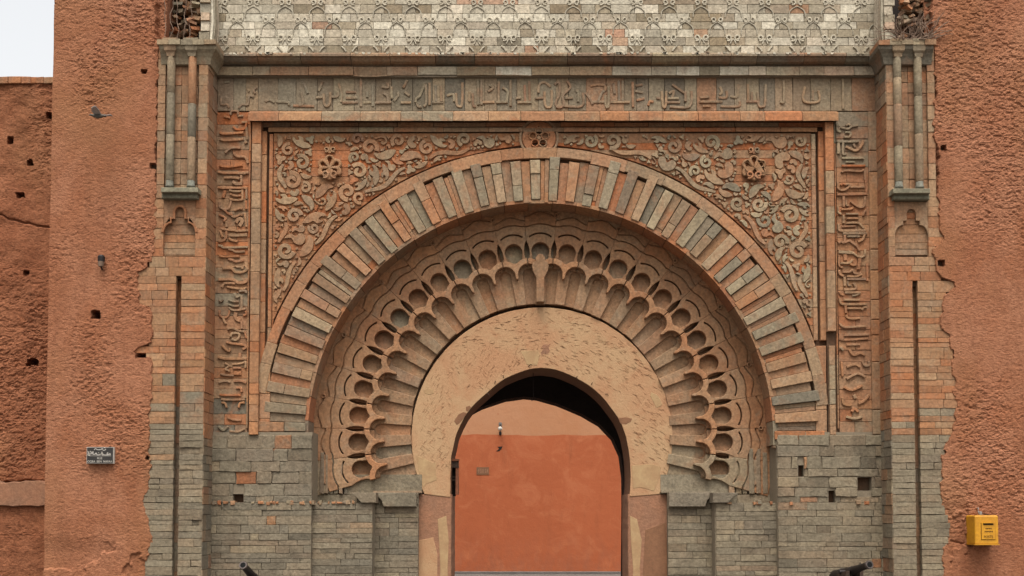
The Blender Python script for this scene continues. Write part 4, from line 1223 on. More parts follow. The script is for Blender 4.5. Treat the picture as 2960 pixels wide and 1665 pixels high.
for k in range(-13, 13):
    a = PER * (k + .5)
    if abs(a) > 108: continue
    c = pol(a, FR); al = math.radians(a)
    rim = []
    for i in range(11):
        t = math.pi * (1.06 - 1.12 * i / 10)
        lx, ly = 14.2 * math.cos(t), 13. * math.sin(t)
        rim.append((c[0] + lx * math.cos(al) + ly * math.sin(al), c[1] + lx * math.sin(al) - ly * math.cos(al)))
    emit('panel_rim', MB().slab(band(rim, 2.6), YI + .056, YI + .1, .6, col=icol(a, 0, .4)), 'stone', ia)
    fl = [pol(a - 2.6, 374), pol(a - 2.6, 470), pol(a, 484), pol(a + 2.6, 470), pol(a + 2.6, 374)]
    emit('sunk_panel', MB().slab(fl, YI + .072 + U(-.006, .006), YI + .2, 0, col=icol(a, 0, .30)), 'stone', ia)
# keystone palmette at the crown
c0 = pol(0, 482)
tre = [pol(-1.7, 380), pol(-1.5, 450)] + [pol(t, r_) for t, r_ in ((-2.6, 470), (-2.9, 486), (-2.2, 497), (-1.5, 498), (-1.6, 508), (-.9, 517), (0, 520), (.9, 517), (1.6, 508), (1.5, 498), (2.2, 497), (2.9, 486), (2.6, 470), (1.5, 450), (1.7, 380))]
emit('keystone', MB().slab(tre, YF - .012, YI + .08, 1.6, col=icol(0, 0, .4)), 'stone', ia)

# ---- plaster arch and piers --------------------------------------------------
pa_c = (1566., 1264.)
op = crop(1200, 1060, 2.683)
OPEN = [op(x, y) for x, y in ((285, 1010), (285, 860), (288, 720), (300, 640), (330, 520), (375, 420), (440, 320), (560, 205), (700, 95), (850, 33), (970, 10), (1100, 27), (1250, 88), (1400, 185), (1520, 315), (1610, 455), (1655, 600), (1673, 720), (1680, 860), (1672, 1010))]
OPEN = spline(OPEN, 3)
OPEN = [(a + U(-.6, .6), b + U(-.6, .6)) for a, b in OPEN]
outer = arc(-116, 116, 375, 60, pa_c)
YA = .985
pa = emit('plaster_arch', MB().slab(outer + OPEN[::-1], YA, 1.12, 1.2), 'plaster', G)
mb = MB()
xz = [P(a, b, YA) for a, b in OPEN]
mb.loft([[(p[0], YA + .004, p[2]) for p in xz], [(p[0], 1.95, p[2]) for p in xz]], cap=False, closed=False)
emit('soffit', mb, 'soffit', pa)
pm = crop(1200, 1060, 2.683)
for poly in ([(15, 680), (30, 690), (90, 715), (130, 735), (172, 745), (170, 800), (178, 880), (140, 890), (100, 905), (75, 935), (60, 900), (40, 820)],
             [(1690, 770), (1750, 765), (1850, 760), (1915, 780), (1905, 860), (1880, 930), (1860, 968), (1800, 950), (1760, 940), (1700, 948), (1695, 860)],
             [(70, 180), (110, 165), (145, 170), (150, 205), (120, 215), (80, 205)], [(1835, 200), (1880, 220), (1910, 260), (1925, 300), (1880, 325), (1850, 270), (1830, 230)],
             [(820, -120), (960, -130), (970, -90), (950, -10), (870, -15), (850, -70)]):
    emit('plaster_patch', MB().slab([pm(x, y) for x, y in poly], YA - .004, YA + .01, .6), 'patch', pa)
for poly in ([(985, -160), (1010, -175), (1030, -168), (1055, -180), (1040, -150), (1048, -120), (1030, -95), (1000, -100), (985, -85), (978, -110), (995, -130)],):
    emit('chip', MB().slab([pm(x, y) for x, y in poly], YA - .002, YA + .01, .5), 'pier', pa)
for poly in ([(310, 420), (340, 370), (380, 350), (410, 360), (380, 400), (350, 440), (330, 450)], [(1580, 400), (1640, 395), (1690, 405), (1680, 430), (1640, 450), (1600, 445)], [(400, 310), (430, 300), (440, 315), (415, 345), (400, 340)]):
    emit('stained_patch', MB().slab([pm(x, y) for x, y in poly], YA - .003, YA + .01, .5), 'soffit', pa)
for ax, ay, bx, by in ((560, 205, 20, 24), (620, 130, 8, -18), (1480, 215, 24, 14), (1370, 140, 12, -14), (690, 85, -8, -14), (1250, 90, 14, -12), (880, 0, 30, -14)):
    c_, d_ = pm(ax, ay), pm(ax + bx, ay + by)
    q0, q1 = P(*c_, YA), P(*d_, YA)
    emit('straw', MB().tube([(q0[0], YA - .004, q0[2]), ((q0[0] + q1[0]) / 2 + .01, YA - .02, (q0[2] + q1[2]) / 2 + .015), (q1[0], YA - .012, q1[2])], .005, 5), 'wood', pa)
# fine scored marks of the plaster float
mb, mb2 = MB(), MB()
for i in range(800):
    a = U(-108, 108); r_ = U(212, 366)
    p = pol(a, r_, pa_c)
    if abs(p[0] - 1563) < 262 and p[1] > 1130 and r_ < 290: continue
    ins = False
    j = len(OPEN) - 1
    poly_ = OPEN
    for i2 in range(len(poly_)):
        if (poly_[i2][1] > p[1]) != (poly_[j][1] > p[1]) and p[0] < (poly_[j][0] - poly_[i2][0]) * (p[1] - poly_[i2][1]) / (poly_[j][1] - poly_[i2][1] + 1e-9) + poly_[i2][0]: ins = not ins
        j = i2
    if ins: continue
    d = math.radians(U(-14, 14) + (0 if p[1] < 1010 and R() < .8 else (-55 if p[0] < 1563 and R() < .7 else 35)))
    l = U(7, 18)
    q = (p[0] + l * math.cos(d), p[1] + l * math.sin(d))
    (mb if i % 2 else mb2).slab(band([p, ((p[0] + q[0]) / 2, (p[1] + q[1]) / 2 + U(-1, 1)), q], [.3, U(.7, 1.2), .3]), YA - U(.002, .005), YA + .004, .3)
emit('float_ridges', mb, 'plaster', pa, kind='stuff')
MT['scratch'] = make_plain('red_scratch', (.46, .235, .12), (.40, .19, .095), 5)
emit('float_scratches', mb2, 'scratch', pa, kind='stuff')
# piers below the impost
for L in (1, 0):
    a, b = (1203, 1306.5) if L else (1812, 1931)
    n = 26
    po = []
    for i in range(n + 1): po.append((a + U(-.8, .8) + (6 * math.exp(-i / 1.2) if L else 0), lerp(1428, 1800, i / n)))
    for i in range(n, -1, -1): po.append((b + U(-.8, .8) - (0 if L else 7 * math.exp(-i / 1.2)), lerp(1428, 1800, i / n)))
    pr = emit('pier', MB().slab(po, YA + .01, 1.95, 2.5), 'pier', pa)
    pl_ = [(lerp(a, b, q), v) for q, v in (((.62, 1500), (.86, 1490), (.93, 1560), (.9, 1640), (.95, 1800), (.66, 1800), (.7, 1640), (.66, 1560)) if L else ((.05, 1490), (.22, 1500), (.33, 1560), (.28, 1640), (.34, 1800), (.08, 1800), (.12, 1640), (.07, 1560)))]
    emit('plaster_patch', MB().slab(pl_, YA + .004, YA + .02, .8), 'patch', pr)
    q_ = [(lerp(a, b, q), v) for q, v in (((.1, 1560), (.5, 1552), (.62, 1600), (.6, 1800), (.05, 1800)) if L else ((.42, 1530), (.9, 1510), (.95, 1600), (.97, 1800), (.4, 1800), (.36, 1640)))]
    emit('rough_patch', MB().slab(q_, YA + .006, YA + .02, .8), 'plaster' if L else 'soffit', pr)

# ---- passage behind ----------------------------------------------------------
rear = crop(1200, 1060, 2.683)
YR = 3.0
RO = [rear(x, y) for x, y in ((250, 1600), (250, 700), (290, 560), (350, 430), (410, 370), (520, 312), (700, 252), (850, 232), (950, 242), (1110, 288), (1300, 368), (1440, 450), (1545, 560), (1605, 690), (1628, 860), (1632, 1100), (1632, 1990))]
RO[0] = (RO[0][0], 1900.)
RO[-1] = (RO[-1][0], 1900.)
zz = lambda v, Y: P(0, v, Y)[2]
def vz0(Y): return 1480 + (1800 - 1480) * 16 / (16 + Y)
RO[0] = (RO[0][0], vz0(YR)); RO[-1] = (RO[-1][0], vz0(YR))
pas = emit('passage', MB().slab([(1100, vz0(YR)), (1100, 900), (2030, 900), (2030, vz0(YR))] + RO[::-1], YR, 3.5, 0), 'vault', G)  # rear wall face, its shade put into the near-black colour
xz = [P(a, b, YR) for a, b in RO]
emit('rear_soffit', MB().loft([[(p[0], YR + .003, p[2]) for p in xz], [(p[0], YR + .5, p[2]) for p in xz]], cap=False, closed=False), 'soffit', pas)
mb = MB()                                             # chamber between the two arches, its shade painted as near-black plaster
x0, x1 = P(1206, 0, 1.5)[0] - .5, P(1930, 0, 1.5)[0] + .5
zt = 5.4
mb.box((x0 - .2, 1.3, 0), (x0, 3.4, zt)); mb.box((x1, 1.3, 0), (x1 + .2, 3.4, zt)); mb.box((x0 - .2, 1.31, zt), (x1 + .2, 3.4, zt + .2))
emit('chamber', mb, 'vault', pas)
# masonry behind the facade closes the chamber
mb = MB()
cl = [(1100, 800), (2030, 800), (2030, 1800), (1835, 1800)] + [(a, b) for a, b in OPEN[::-1]] + [(1300, 1800), (1100, 1800)]
mb.slab(cl, 1.26, 1.94, 0)
emit('backing', mb, 'soffit', pas)
mb = MB()
for p, q in (((-9.9, .95, 6.9), (10.5, 2.8, 9.3)), ((-9.9, .95, 0), (-2.6, 2.8, 6.9)), ((3.4, .95, 0), (10.5, 2.8, 6.9))):
    mb.box((max(p[0], P(470, 0, .95)[0]), p[1] + .33, p[2]), (min(q[0], P(2690, 0, .95)[0]), q[1], q[2]))
emit('core', mb, 'mortar', pas)

# ---- lower walls beside the opening ------------------------------------------
def brickfield(par, u0, u1, v0, v1, Y, eroded=0., vtop=None, name='brick', lowest=1690., courses=None, skip=()):
    v = v0
    while v < v1 - 3:
        h = rng.choice((13, 15, 17, 19, 22, 25)) if not eroded else U(22, 40)
        if v1 - v - h < 10: h = v1 - v
        x = u0
        while x < u1 - 2:
            l = rng.choice((26, 40, 54, 70, 84, 110, 130)) if not eroded else U(36, 120)
            if u1 - x - l < 22: l = u1 - x
            cu, cv = x + l / 2, v + h / 2
            cuts = [(x, x + l)]
            for a, b, c, d in skip:                      # putlog holes and lost stones
                if v + h > c + 4 and v < d - 4:
                    cuts = [q for p0, p1 in cuts for q in ((p0, min(p1, a)), (max(p0, b), p1)) if q[1] - q[0] > 5]
            for x_0, x_1 in cuts:
                yy = Y + rng.gauss(0, .003 + .007 * eroded) + (.04 * R() if R() < .08 * eroded else 0)
                k_ = gcol(.22 if u0 < 1560 else .36)
                q_ = R()
                if q_ < .022: k_ = scol(.55, .3)
                elif q_ < .12: k_ = tuple(c * .74 for c in k_)
                elif q_ < .17: k_ = gcol(.65)
                emit(name, MB().slab(stone_poly(x_0, x_1, v, v + h, U(.35, .7 + .5 * eroded), .6 + 1.2 * eroded), yy, Y + .10, U(.4, .9 + .7 * eroded), col=k_, tilt=(U(-.02, .02), U(-.05, .05))), 'grey', par)
            x += l
        v += h
        if v > lowest and v < v1 - 3:                    # below the picture the coursing becomes plain blocks
            emit('foot_block', MB().slab(rect(u0, u1, v + .5, v1), Y + .004, Y + .1, 1., col=gcol(.3)), 'grey', par); break
for L in (1, 0):
    # outermost order, flush with the inscription bands
    a, b = (594, 906) if L else (2242, 2569)
    sk = [(680, 712, 1428, 1452)] if L else [(2470, 2512, 1380, 1418), (2386, 2408, 1418, 1455), (2300, 2318, 1345, 1378), (2562, 2580, 1360, 1380)]
    jb = emit('jamb', MB().slab(rect(a - 2, b + .5, 1250, 1800), .485, 1.1, 0, [rect(p_ + 1, q_ - 1, r_, t_) for p_, q_, r_, t_ in sk if q_ < 2560]), 'mortar_grey', G)
    brickfield(jb, a, b, 1258, 1452, .462, 1., skip=sk, name='worn_block')
    brickfield(jb, a, b, 1452, 1800, .455)
    for i in range(34 if L else 10):                     # broken brick along the ledge
        x_ = U(a + 8, b + 160) if L else U(a - 160, b - 8)
        if L and 902 < x_ < 914 or not L and 2236 < x_ < 2248: continue
        inn = (x_ > 908) if L else (x_ < 2242)
        w_ = U(5, 15)
        emit('brick_fragment', MB().slab(stone_poly(x_, x_ + w_, 1449 + U(-3, 2), 1455 + U(0, 5), 0, 1.6), (.53 if inn else .435) + U(-.01, .015), .6, 1., col=scol(.75 if R() < .6 else .1, .6)), 'brick', jb)
    # second order under the tracery
    a, b = (907, 1081) if L else (2064, 2240)
    jb = emit('jamb', MB().slab(rect(a - 3, b + (0 if L else 2), 1453, 1800), .585, 1.3, 0), 'mortar_grey', G)
    brickfield(jb, a + (0 if L else 0), b, 1453, 1800, .555)
    o0, o1 = (900, 1075) if L else (2070, 2240)
    brickfield(jb, o0, o1, 1428, 1456, .98, .6)
    emit('spring_stone', MB().slab(rect(*((1000, 1222) if L else (1906, 2120)), 1372, 1428), YI + .045, 1.2, 0, col=scol(.12, .3)), 'grey', jb)
    # third order, deeper
    a, b = (1075, 1212) if L else (1926, 2072)
    jb = emit('jamb', MB().slab(rect(a, b, 1425, 1800), .89, 1.35, 0), 'mortar_grey', G)
    brickfield(jb, a, b, 1426, 1800, .86)
    # corbels with a hollow profile carrying the rings
    for cu0, cu1, yb, vlow in (((1084, 1206, .80, 1464), (1020, 1090, .52, 1453)) if L else ((1930, 2062, .80, 1464), (2056, 2128, .52, 1453))):
        pts = []
        w_ = 34
        if L: prof = [(cu0, 1424), (cu0 + 2, 1430), (cu0 + 12, 1436), (cu0 + 22, 1446), (cu0 + 28, vlow)]; po = prof + [(cu1, vlow), (cu1, 1424)]
        else: prof = [(cu1, 1424), (cu1 - 2, 1430), (cu1 - 12, 1436), (cu1 - 22, 1446), (cu1 - 28, vlow)]; po = [(cu0, 1424), (cu0, vlow)] + prof[::-1]
        emit('corbel', MB().slab(po, yb - .02, 1.2, 1.4, col=scol(.05, .25, sp=.05)), 'grey', jb)
    # impost course under the flutes
    emit('impost', MB().slab(rect(*((1082, 1222) if L else (1908, 2058)), 1419, 1425), .90, 1.15, 1., col=scol(.1, .3)), 'grey', jb)
    # feet of the tracery, weathered grey and eroded
    f0, f1 = (914, 1010) if L else (2100, 2236)
    mb = MB()
    for i in range(7):
        x0_, x1_ = lerp(f0, f1, i / 7) + U(0, 3), lerp(f0, f1, (i + 1) / 7) - U(0, 3)
        mb = MB().slab(stone_poly(x0_, x1_, 1290 + U(0, 26), 1428, 1., 1.8), YI + U(.0, .04), YI + .14, 1.8, col=scol(.06, .35))
        emit('worn_stone', mb, 'grey', jb)

# ---- broken tops of the pilasters, rubble showing ------------------------------
for L in (1, 0):
    a, b = (438, 568) if L else (2600, 2716)
    mb = MB()
    xa, xb = P(a, 0, .2)[0], P(b, 0, .2)[0]
    rb = emit('rubble_core', MB().box((xa - .1, .45, 8.42), (xb + .1, .6, 9.4)), 'vault', PL if L else PR)
    for i in range(120 if L else 170):
        x = U(xa, xb); z = 8.46 + .95 * R() ** (1.3 if L else .9)
        y = (.36 if L else .22) + U(-.10, .08) + (.03 if L else -.10) * (z - 8.46) 
        edge_ = clamp(1 - (xb - x if L else x - xa) / .22)
        y -= .28 * edge_
        sx, sy, sz = U(.03, .075), U(.04, .08), U(.014, .034)
        mt_ = Matrix.Rotation(U(-.5, .5), 3, 'Y') @ Matrix.Rotation(U(-.6, .6), 3, 'Z') @ Matrix.Rotation(U(-.4, .4), 3, 'X')
        mb = MB().box((-sx, -sy, -sz), (sx, sy, sz), jit=.012, col=tuple(q * (.55 + .45 * edge_) for q in scol(.75 if R() < .6 else .1, .35 + .4 * edge_, white=.3 * edge_)))
        mb.v = [tuple(mt_ @ Vector(p) + Vector((x, y, max(z, 8.5)))) for p in mb.v]
        if len(mb.v): emit('rubble_brick', mb, 'brick', PL if L else PR)

# ================================================================== NEST, VINES
def twigs(name, label, n, cx, cz, cy, spread, height, seed):
    r_ = random.Random(seed)
    mb = MB()
    for i in range(n):
        p = Vector((cx + r_.uniform(-spread, spread), cy + r_.uniform(-.12, .1), cz))
        d = Vector((r_.uniform(-1, 1), r_.uniform(-.4, .3), r_.uniform(.2, 1.2))).normalized()
        pts = [tuple(p)]
        for j in range(6):
            d = (d + Vector((r_.uniform(-.5, .5), r_.uniform(-.25, .25), r_.uniform(-.5, .25)))).normalized()
            p = p + d * r_.uniform(.03, .09) * height
            p.z = max(p.z, cz)
            pts.append(tuple(p))
        mb.tube(pts, [.009 * r_.uniform(.6, 1.3) * (1 - .1 * j) for j in range(7)], 4)
    o = emit(name, mb, 'twig', label=label, category='nest')
    return rebase(o)
cx = P(2648, 0, .0)[0]
twigs('twig_nest', 'tangle of dry twigs on the ledge of the right coupled columns', 90, cx, 8.442, -.03, .27, 1.15, 3)
mb = MB()
for i in range(5):
    x = P(470 + 18 * i, 0, .1)[0]; pts = []
    for j in range(9): pts.append((x + U(-.03, .03), .06 + U(-.02, .02), 8.44 + (9.35 - 8.44) * j / 8))
    mb.tube(pts, .0065, 4)
rebase(emit('dry_vine', mb, 'twig', label='thin dry stems hanging over the broken brick above the left columns', category='vine'))

# ================================================================== YARD BEHIND: PAINTED WALL
YBK = 13.3
mb = MB().box((-14, YBK, 0), (16, YBK + .5, 6.2))
pw = emit('painted_wall', mb, 'paint', label='two tone orange painted wall seen through the gate', category='wall')
mb = MB().box((-14, YBK - .35, -.02), (16, YBK - .002, .055))
emit('kerb', mb, 'ground', kind='structure')
def bk(x, y, Y=YBK): a, b = M(x, y); return P(a, b, Y)
lp = bk(1449, 1243)
lamp = thing('wall_lamp', 'small white flood lamp on the upper orange wall behind the gate', 'lamp', (lp[0], YBK, lp[2] - .1))
emit('head', MB().lathe([(0, .02), (.01, .05), (.05, .058), (.08, .04), (.09, .015)], (lp[0], YBK - .15, lp[2]), (0, -.6, .5), 12), 'white', lamp)
emit('arm', MB().tube([(lp[0], YBK + .01, lp[2] + .16), (lp[0], YBK - .06, lp[2] + .15), (lp[0], YBK - .12, lp[2] + .05)], .014, 6), 'iron', lamp)
emit('bracket', MB().box((lp[0] - .03, YBK - .02, lp[2] - .13), (lp[0] + .03, YBK + .01, lp[2] - .03)), 'iron', lamp)
emit('mount', MB().box((lp[0] - .04, YBK - .03, lp[2] + .11), (lp[0] + .04, YBK + .01, lp[2] + .2)), 'metal', lamp)
hp = bk(1448, 1297)
mb = MB(); mb.add([(hp[0] - .06, YBK - .006, hp[2] + .05), (hp[0] + .07, YBK - .006, hp[2] + .06), (hp[0] + .05, YBK - .006, hp[2]), (hp[0] - .01, YBK - .006, hp[2] - .06), (hp[0] - .1, YBK - .006, hp[2] - .07), (hp[0] - .02, YBK - .006, hp[2])], [(5, 4, 3, 2, 1, 0)])
emit('chip', mb, 'vault', pw)
n0, n1 = bk(1381, 1350), bk(1417, 1372)
mb = MB().box((n0[0], YBK - .012, n1[2]), (n1[0], YBK + .002, n0[2]))
pq = emit('faded_plate', mb, 'soffit', pw)
for i in range(5):
    xx = lerp(n0[0], n1[0], (i + .7) / 5.6)
    emit('stroke', MB().box((xx, YBK - .016, lerp(n1[2], n0[2], .2)), (xx + .03, YBK - .011, lerp(n1[2], n0[2], .75))), 'pier', pq)

# ================================================================== SMALL THINGS ON THE FACADE
# timber frame fixed to the left jamb
x0, z1 = P(*M(1306, 1326), 1.3)[0], P(*M(1306, 1326), 1.3)[2]
x1, z0 = P(*M(1330, 1434), 1.3)[0], P(*M(1330, 1434), 1.3)[2]
tf = thing('timber_bracket', 'dark timber frame with red painted cap fixed inside the left jamb', 'bracket', (x0, 1.3, z0))
emit('cap', MB().box((x0 - .03, 1.22, z1 - .035), (x1 + .005, 1.42, z1), jit=.004), 'wood_red', tf)
emit('lintel', MB().box((x0 - .03, 1.24, z1 - .14), (x1, 1.40, z1 - .036), jit=.004), 'wood', tf)
emit('post', MB().box((x1 - .045, 1.25, z0 + .03), (x1 - .004, 1.40, z1 - .14), jit=.004), 'wood_red', tf)
emit('back_board', MB().box((x0 - .03, 1.385, z0), (x1 - .05, 1.41, z1 - .14)), 'vault', tf)
emit('rail', MB().box((x0 - .03, 1.27, lerp(z0, z1, .42)), (x1 - .045, 1.30, lerp(z0, z1, .45))), 'wood', tf)
emit('rail', MB().box((x0 - .03, 1.28, lerp(z0, z1, .50)), (x1 - .045, 1.30, lerp(z0, z1, .53))), 'wood', tf)
# hook of wire under the crown
c = P(*M(1540, 1150), 1.5)
hk = emit('wire_hook', MB().tube([(c[0] + .02, 1.5, c[2] + .42), (c[0] + .02, 1.5, c[2] + .06), (c[0] + .03, 1.5, c[2] - .02), (c[0], 1.5, c[2] - .05), (c[0] - .03, 1.5, c[2] - .02)], .006, 5), 'iron', label='thin wire hook hanging under the crown of the passage arch', category='hook')
rebase(hk)
# street plaque
def text(s, size, x, y, z, font=None, align='CENTER', width=None):
    cu = bpy.data.curves.new('t', 'FONT')
    cu.body = s; cu.size = size; cu.align_x = align; cu.extrude = .0012
    if font: cu.font = font
    o = bpy.data.objects.new('t', cu)
    COL.objects.link(o)
    bpy.context.view_layer.update()
    me = bpy.data.meshes.new_from_object(o.evaluated_get(bpy.context.evaluated_depsgraph_get()))
    mb = MB()
    vs = [v.co.copy() for v in me.vertices]
    if vs:
        xs = [v.x for v in vs]
        k = width / (max(xs) - min(xs)) if width else 1.
        cx_ = (max(xs) + min(xs)) / 2
        mb.add([(x + (v.x - cx_) * k, y - v.z, z + v.y) for v in vs], [tuple(p.vertices) for p in me.polygons])
    bpy.data.objects.remove(o)
    return mb
a, b = M(254, 1288), M(331, 1336)
Ys = -.085
q0, q1 = P(*a, Ys), P(*b, Ys)
ps = thing('street_plaque', 'black enamel street name plaque with white Arabic and French lettering on the tower', 'sign', (q0[0] / 2 + q1[0] / 2, Ys, q1[2]))
emit('frame', MB().box((q0[0], Ys, q1[2]), (q1[0], Ys + .06, q0[2])), 'white', ps)
emit('plate', MB().box((q0[0] + .006, Ys - .004, q1[2] + .006), (q1[0] - .006, Ys + .002, q0[2] - .006)), 'black', ps)
W_, Hh = q1[0] - q0[0], q0[2] - q1[2]
cxp = (q0[0] + q1[0]) / 2
yt = Ys - .006
def arabic_font():
    import os, glob
    f = glob.glob(os.path.join(bpy.utils.system_resource('DATAFILES'), 'fonts', 'NotoSansArabic*'))
    return None
emit('lettering', text('RUE', .042, cxp, yt, q1[2] + Hh * .26), 'white', ps)
emit('lettering', text('OQBA  BEN  NAFAA', .045, cxp, yt, q1[2] + Hh * .06, width=W_ * .92), 'white', ps)
emit('rule', MB().box((cxp - W_ * .40, yt - .002, q1[2] + Hh * .455), (cxp + W_ * .42, yt, q1[2] + Hh * .475)), 'white', ps)
pt = lambda x, y: (q0[0] + W_ * (x - 430) / (1830 - 430), q1[2] + Hh * (1 - (y - 320) / (1210 - 320)))
def ink(name, lst, wd):
    mb = MB()
    for pts in lst:
        for (p, q) in zip(pts, pts[1:]):
            a_, b_ = Vector(pt(*p)), Vector(pt(*q)); t = (b_ - a_)
            if t.length < 1e-6: continue
            t.normalize(); n_ = Vector((-t.y, t.x)) * wd / 2; a_ -= t * wd * .2; b_ += t * wd * .2
            vs = [(c_.x, y_, c_.y) for y_ in (yt - .002, yt + .002) for c_ in (a_ - n_, b_ - n_, b_ + n_, a_ + n_)]
            mb.add(vs, [(0, 1, 2, 3), (0, 4, 5, 1), (1, 5, 6, 2), (2, 6, 7, 3), (3, 7, 4, 0)])
    emit(name, mb, 'white', ps)
ink('arabic_lettering', [[(830, 470), (850, 440), (900, 400), (960, 450), (1060, 470), (1160, 455), (1210, 440), (1215, 400)], [(1215, 440), (1260, 440), (1275, 400)], [(1290, 490), (1360, 495), (1420, 460), (1425, 420)], [(1350, 345), (1400, 350)]], .010)
ink('arabic_lettering', [[(1690, 730), (1640, 740), (1560, 740), (1480, 750), (1400, 745), (1330, 740), (1270, 750), (1300, 690)], [(1690, 730), (1650, 670), (1600, 690), (1640, 735)], [(1560, 735), (1530, 670), (1490, 690), (1510, 745)], [(1510, 630), (1550, 625)],
    [(1260, 640), (1240, 700), (1160, 700), (1080, 740), (980, 740), (950, 690), (955, 640)], [(1060, 625), (1070, 635)], [(1235, 580), (1230, 690)], [(890, 640), (900, 700), (830, 715), (770, 715), (765, 560)], [(720, 600), (715, 680), (640, 690), (560, 690)], [(720, 600), (670, 590), (665, 640), (715, 650)], [(490, 570), (570, 590), (500, 640), (560, 690), (490, 720), (510, 765), (610, 755)], [(620, 555), (640, 555)]], .011)
# letter box
a, b = M(2822, 1494), M(2893, 1578)
Yf = -.30
q0, q1 = P(*a, Yf), P(*b, Yf)
pb = thing('letter_box', 'yellow metal letter box with a slot, hung on the red wall', 'letter box', ((q0[0] + q1[0]) / 2, Yf / 2, q1[2]))
def rbox(x0, x1, y0, y1, z0, z1, r=.02):
    """box whose front edges and top are rounded"""
    rings = []
    for z, e in ((z0, .006), (z0 + .008, 0), (z1 - r, 0), (z1 - r * .3, r * .3), (z1, r)):
        x_0, x_1, yy = x0 + e, x1 - e, y0 + e
        rings.append([(x_0, y1, z), (x_0, yy + r, z), (x_0 + r * .3, yy + r * .3, z), (x_0 + r, yy, z), (x_1 - r, yy, z), (x_1 - r * .3, yy + r * .3, z), (x_1, yy + r, z), (x_1, y1, z)])
    return MB().loft(rings)
x0, x1, z0, z1 = q0[0], q1[0], q1[2], q0[2]
emit('body', rbox(x0, x1, Yf, .0, z0, z1, .022), 'yellow', pb)
emit('base_rim', MB().box((x0 - .008, Yf - .008, z0 - .012), (x1 + .008, .0, z0 + .001)), 'yellow', pb)
w_, h_ = x1 - x0, z1 - z0
dx0, dx1, dz0, dz1 = x0 + w_ * .27, x0 + w_ * .83, z0 + h_ * .17, z0 + h_ * .74
dr = emit('door', MB().box((dx0, Yf - .010, dz0), (dx1, Yf + .004, dz1)), 'yellow', pb)
for p, q in (((dx0 - .007, dz0 - .007), (dx0 - .001, dz1)), ((dx1 + .001, dz0 - .007), (dx1 + .006, dz1)), ((dx0 - .007, dz0 - .008), (dx1 + .006, dz0 - .001))):
    emit('door_gap', MB().box((p[0], Yf - .003, p[1]), (q[0], Yf + .004, q[1])), 'yellow_dk', pb)
emit('slot', MB().box((lerp(dx0, dx1, .12), Yf - .013, dz1 - .030), (lerp(dx0, dx1, .88), Yf - .009, dz1 - .006)), 'bore', pb)
emit('slot_flap', MB().box((lerp(dx0, dx1, .10), Yf - .03, dz1 - .007), (lerp(dx0, dx1, .90), Yf - .008, dz1 + .002)), 'yellow', pb)
emit('lettering', text('POSTE', .052, (dx0 + dx1) / 2, Yf - .0115, dz0 + .018, width=(dx1 - dx0) * .68), 'yellow_dk', dr)
for k_, (zq, ws) in enumerate(((.62, .45), (.44, .6))):
    mb = MB()
    zc = lerp(dz0, dz1, zq)
    for i in range(9):
        xx = lerp(dx0, dx1, .5 - ws / 2 + ws * i / 8.5)
        mb.box((xx, Yf - .012, zc + .004 * math.sin(i * 2.1)), (xx + (dx1 - dx0) * ws / 10, Yf - .0095, zc + .010 + .006 * abs(math.sin(i * 1.3))))
    emit('small_lettering', mb, 'yellow_dk', dr)
tx_ = x0 + w_ * .38
emit('hasp', MB().tube([(tx_, Yf * .55, z1 - .004), (tx_ - .012, Yf * .5, z1 + .05), (tx_ + .004, Yf * .35, z1 + .10), (tx_ + .02, -.02, z1 + .10)], .010, 6), 'metal', pb)
emit('padlock', rbox(tx_ - .012, tx_ + .028, Yf * .62, Yf * .52, z1 - .002, z1 + .05, .006), 'metal', pb)
emit('strap', MB().tube([(tx_ + .03, -.10, z1 + .03), (tx_ + .12, -.06, z1 + .012), (tx_ + .2, -.03, z1 + .0)], .008, 5), 'iron', pb)

# small rusty fitting on the tower
c = P(*M(291, 751), -.09)
ft = thing('wall_fitting', 'small rusted lamp holder stuck in the tower render above the plaque', 'fitting', (c[0], -.05, c[2] - .09))
emit('cup', MB().lathe([(0, .035), (.07, .045), (.072, .03)], (c[0], -.09, c[2] - .075), (.05, 0, 1), 12), 'twig', ft)
emit('hood', MB().lathe([(.0, .048), (.07, .052), (.09, .035), (.10, .01)], (c[0] + .002, -.085, c[2] - .003), (.05, 0, 1), 12), 'iron', ft)
emit('stem', MB().tube([(c[0], -.09, c[2] - .07), (c[0] + .01, -.05, c[2] - .12)], .012, 6), 'iron', ft)

# pigeon gliding past the tower
pc = Vector(P(*M(281, 331), -.6))
BS = .72
pg = thing('pigeon', 'grey pigeon gliding past the red tower with wings spread', 'bird', tuple(pc))
rings = []
for t, r_, dz in ((-.17, .004, .012), (-.12, .022, .008), (-.05, .045, .0), (.03, .05, -.004), (.09, .038, .006), (.12, .026, .016), (.15, .024, .022), (.175, .012, .02), (.195, .003, .016)):
    rings.append([(pc.x - t, pc.y + r_ * math.cos(q) * .95, pc.z + dz + r_ * math.sin(q) * .85) for q in (2 * math.pi * i / 10 for i in range(10))])
emit('body', MB().loft(rings), 'bird', pg, smooth=True)
for s_ in (-1, 1):
    wpts = [(.07, 0), (.09, .12), (.05, .24), (-.04, .33), (-.06, .27), (-.07, .14), (-.06, .0)]
    top = [(pc.x - a_, pc.y + s_ * (.03 + b_ * .85), pc.z + .03 + .30 * b_ - .35 * b_ * b_) for a_, b_ in wpts]
    emit('wing', MB().loft([top, [(p[0], p[1], p[2] - .010) for p in top]]), 'bird' if s_ > 0 else 'bird_pale', pg)
tail = [(pc.x + .12, pc.y - .02, pc.z + .01), (pc.x + .25, pc.y - .045, pc.z + .02), (pc.x + .26, pc.y + .045, pc.z + .02), (pc.x + .12, pc.y + .02, pc.z + .01)]
emit('tail', MB().loft([tail, [(p[0], p[1], p[2] - .008) for p in tail]]), 'bird_pale', pg)
pg.scale = (BS, BS, BS)

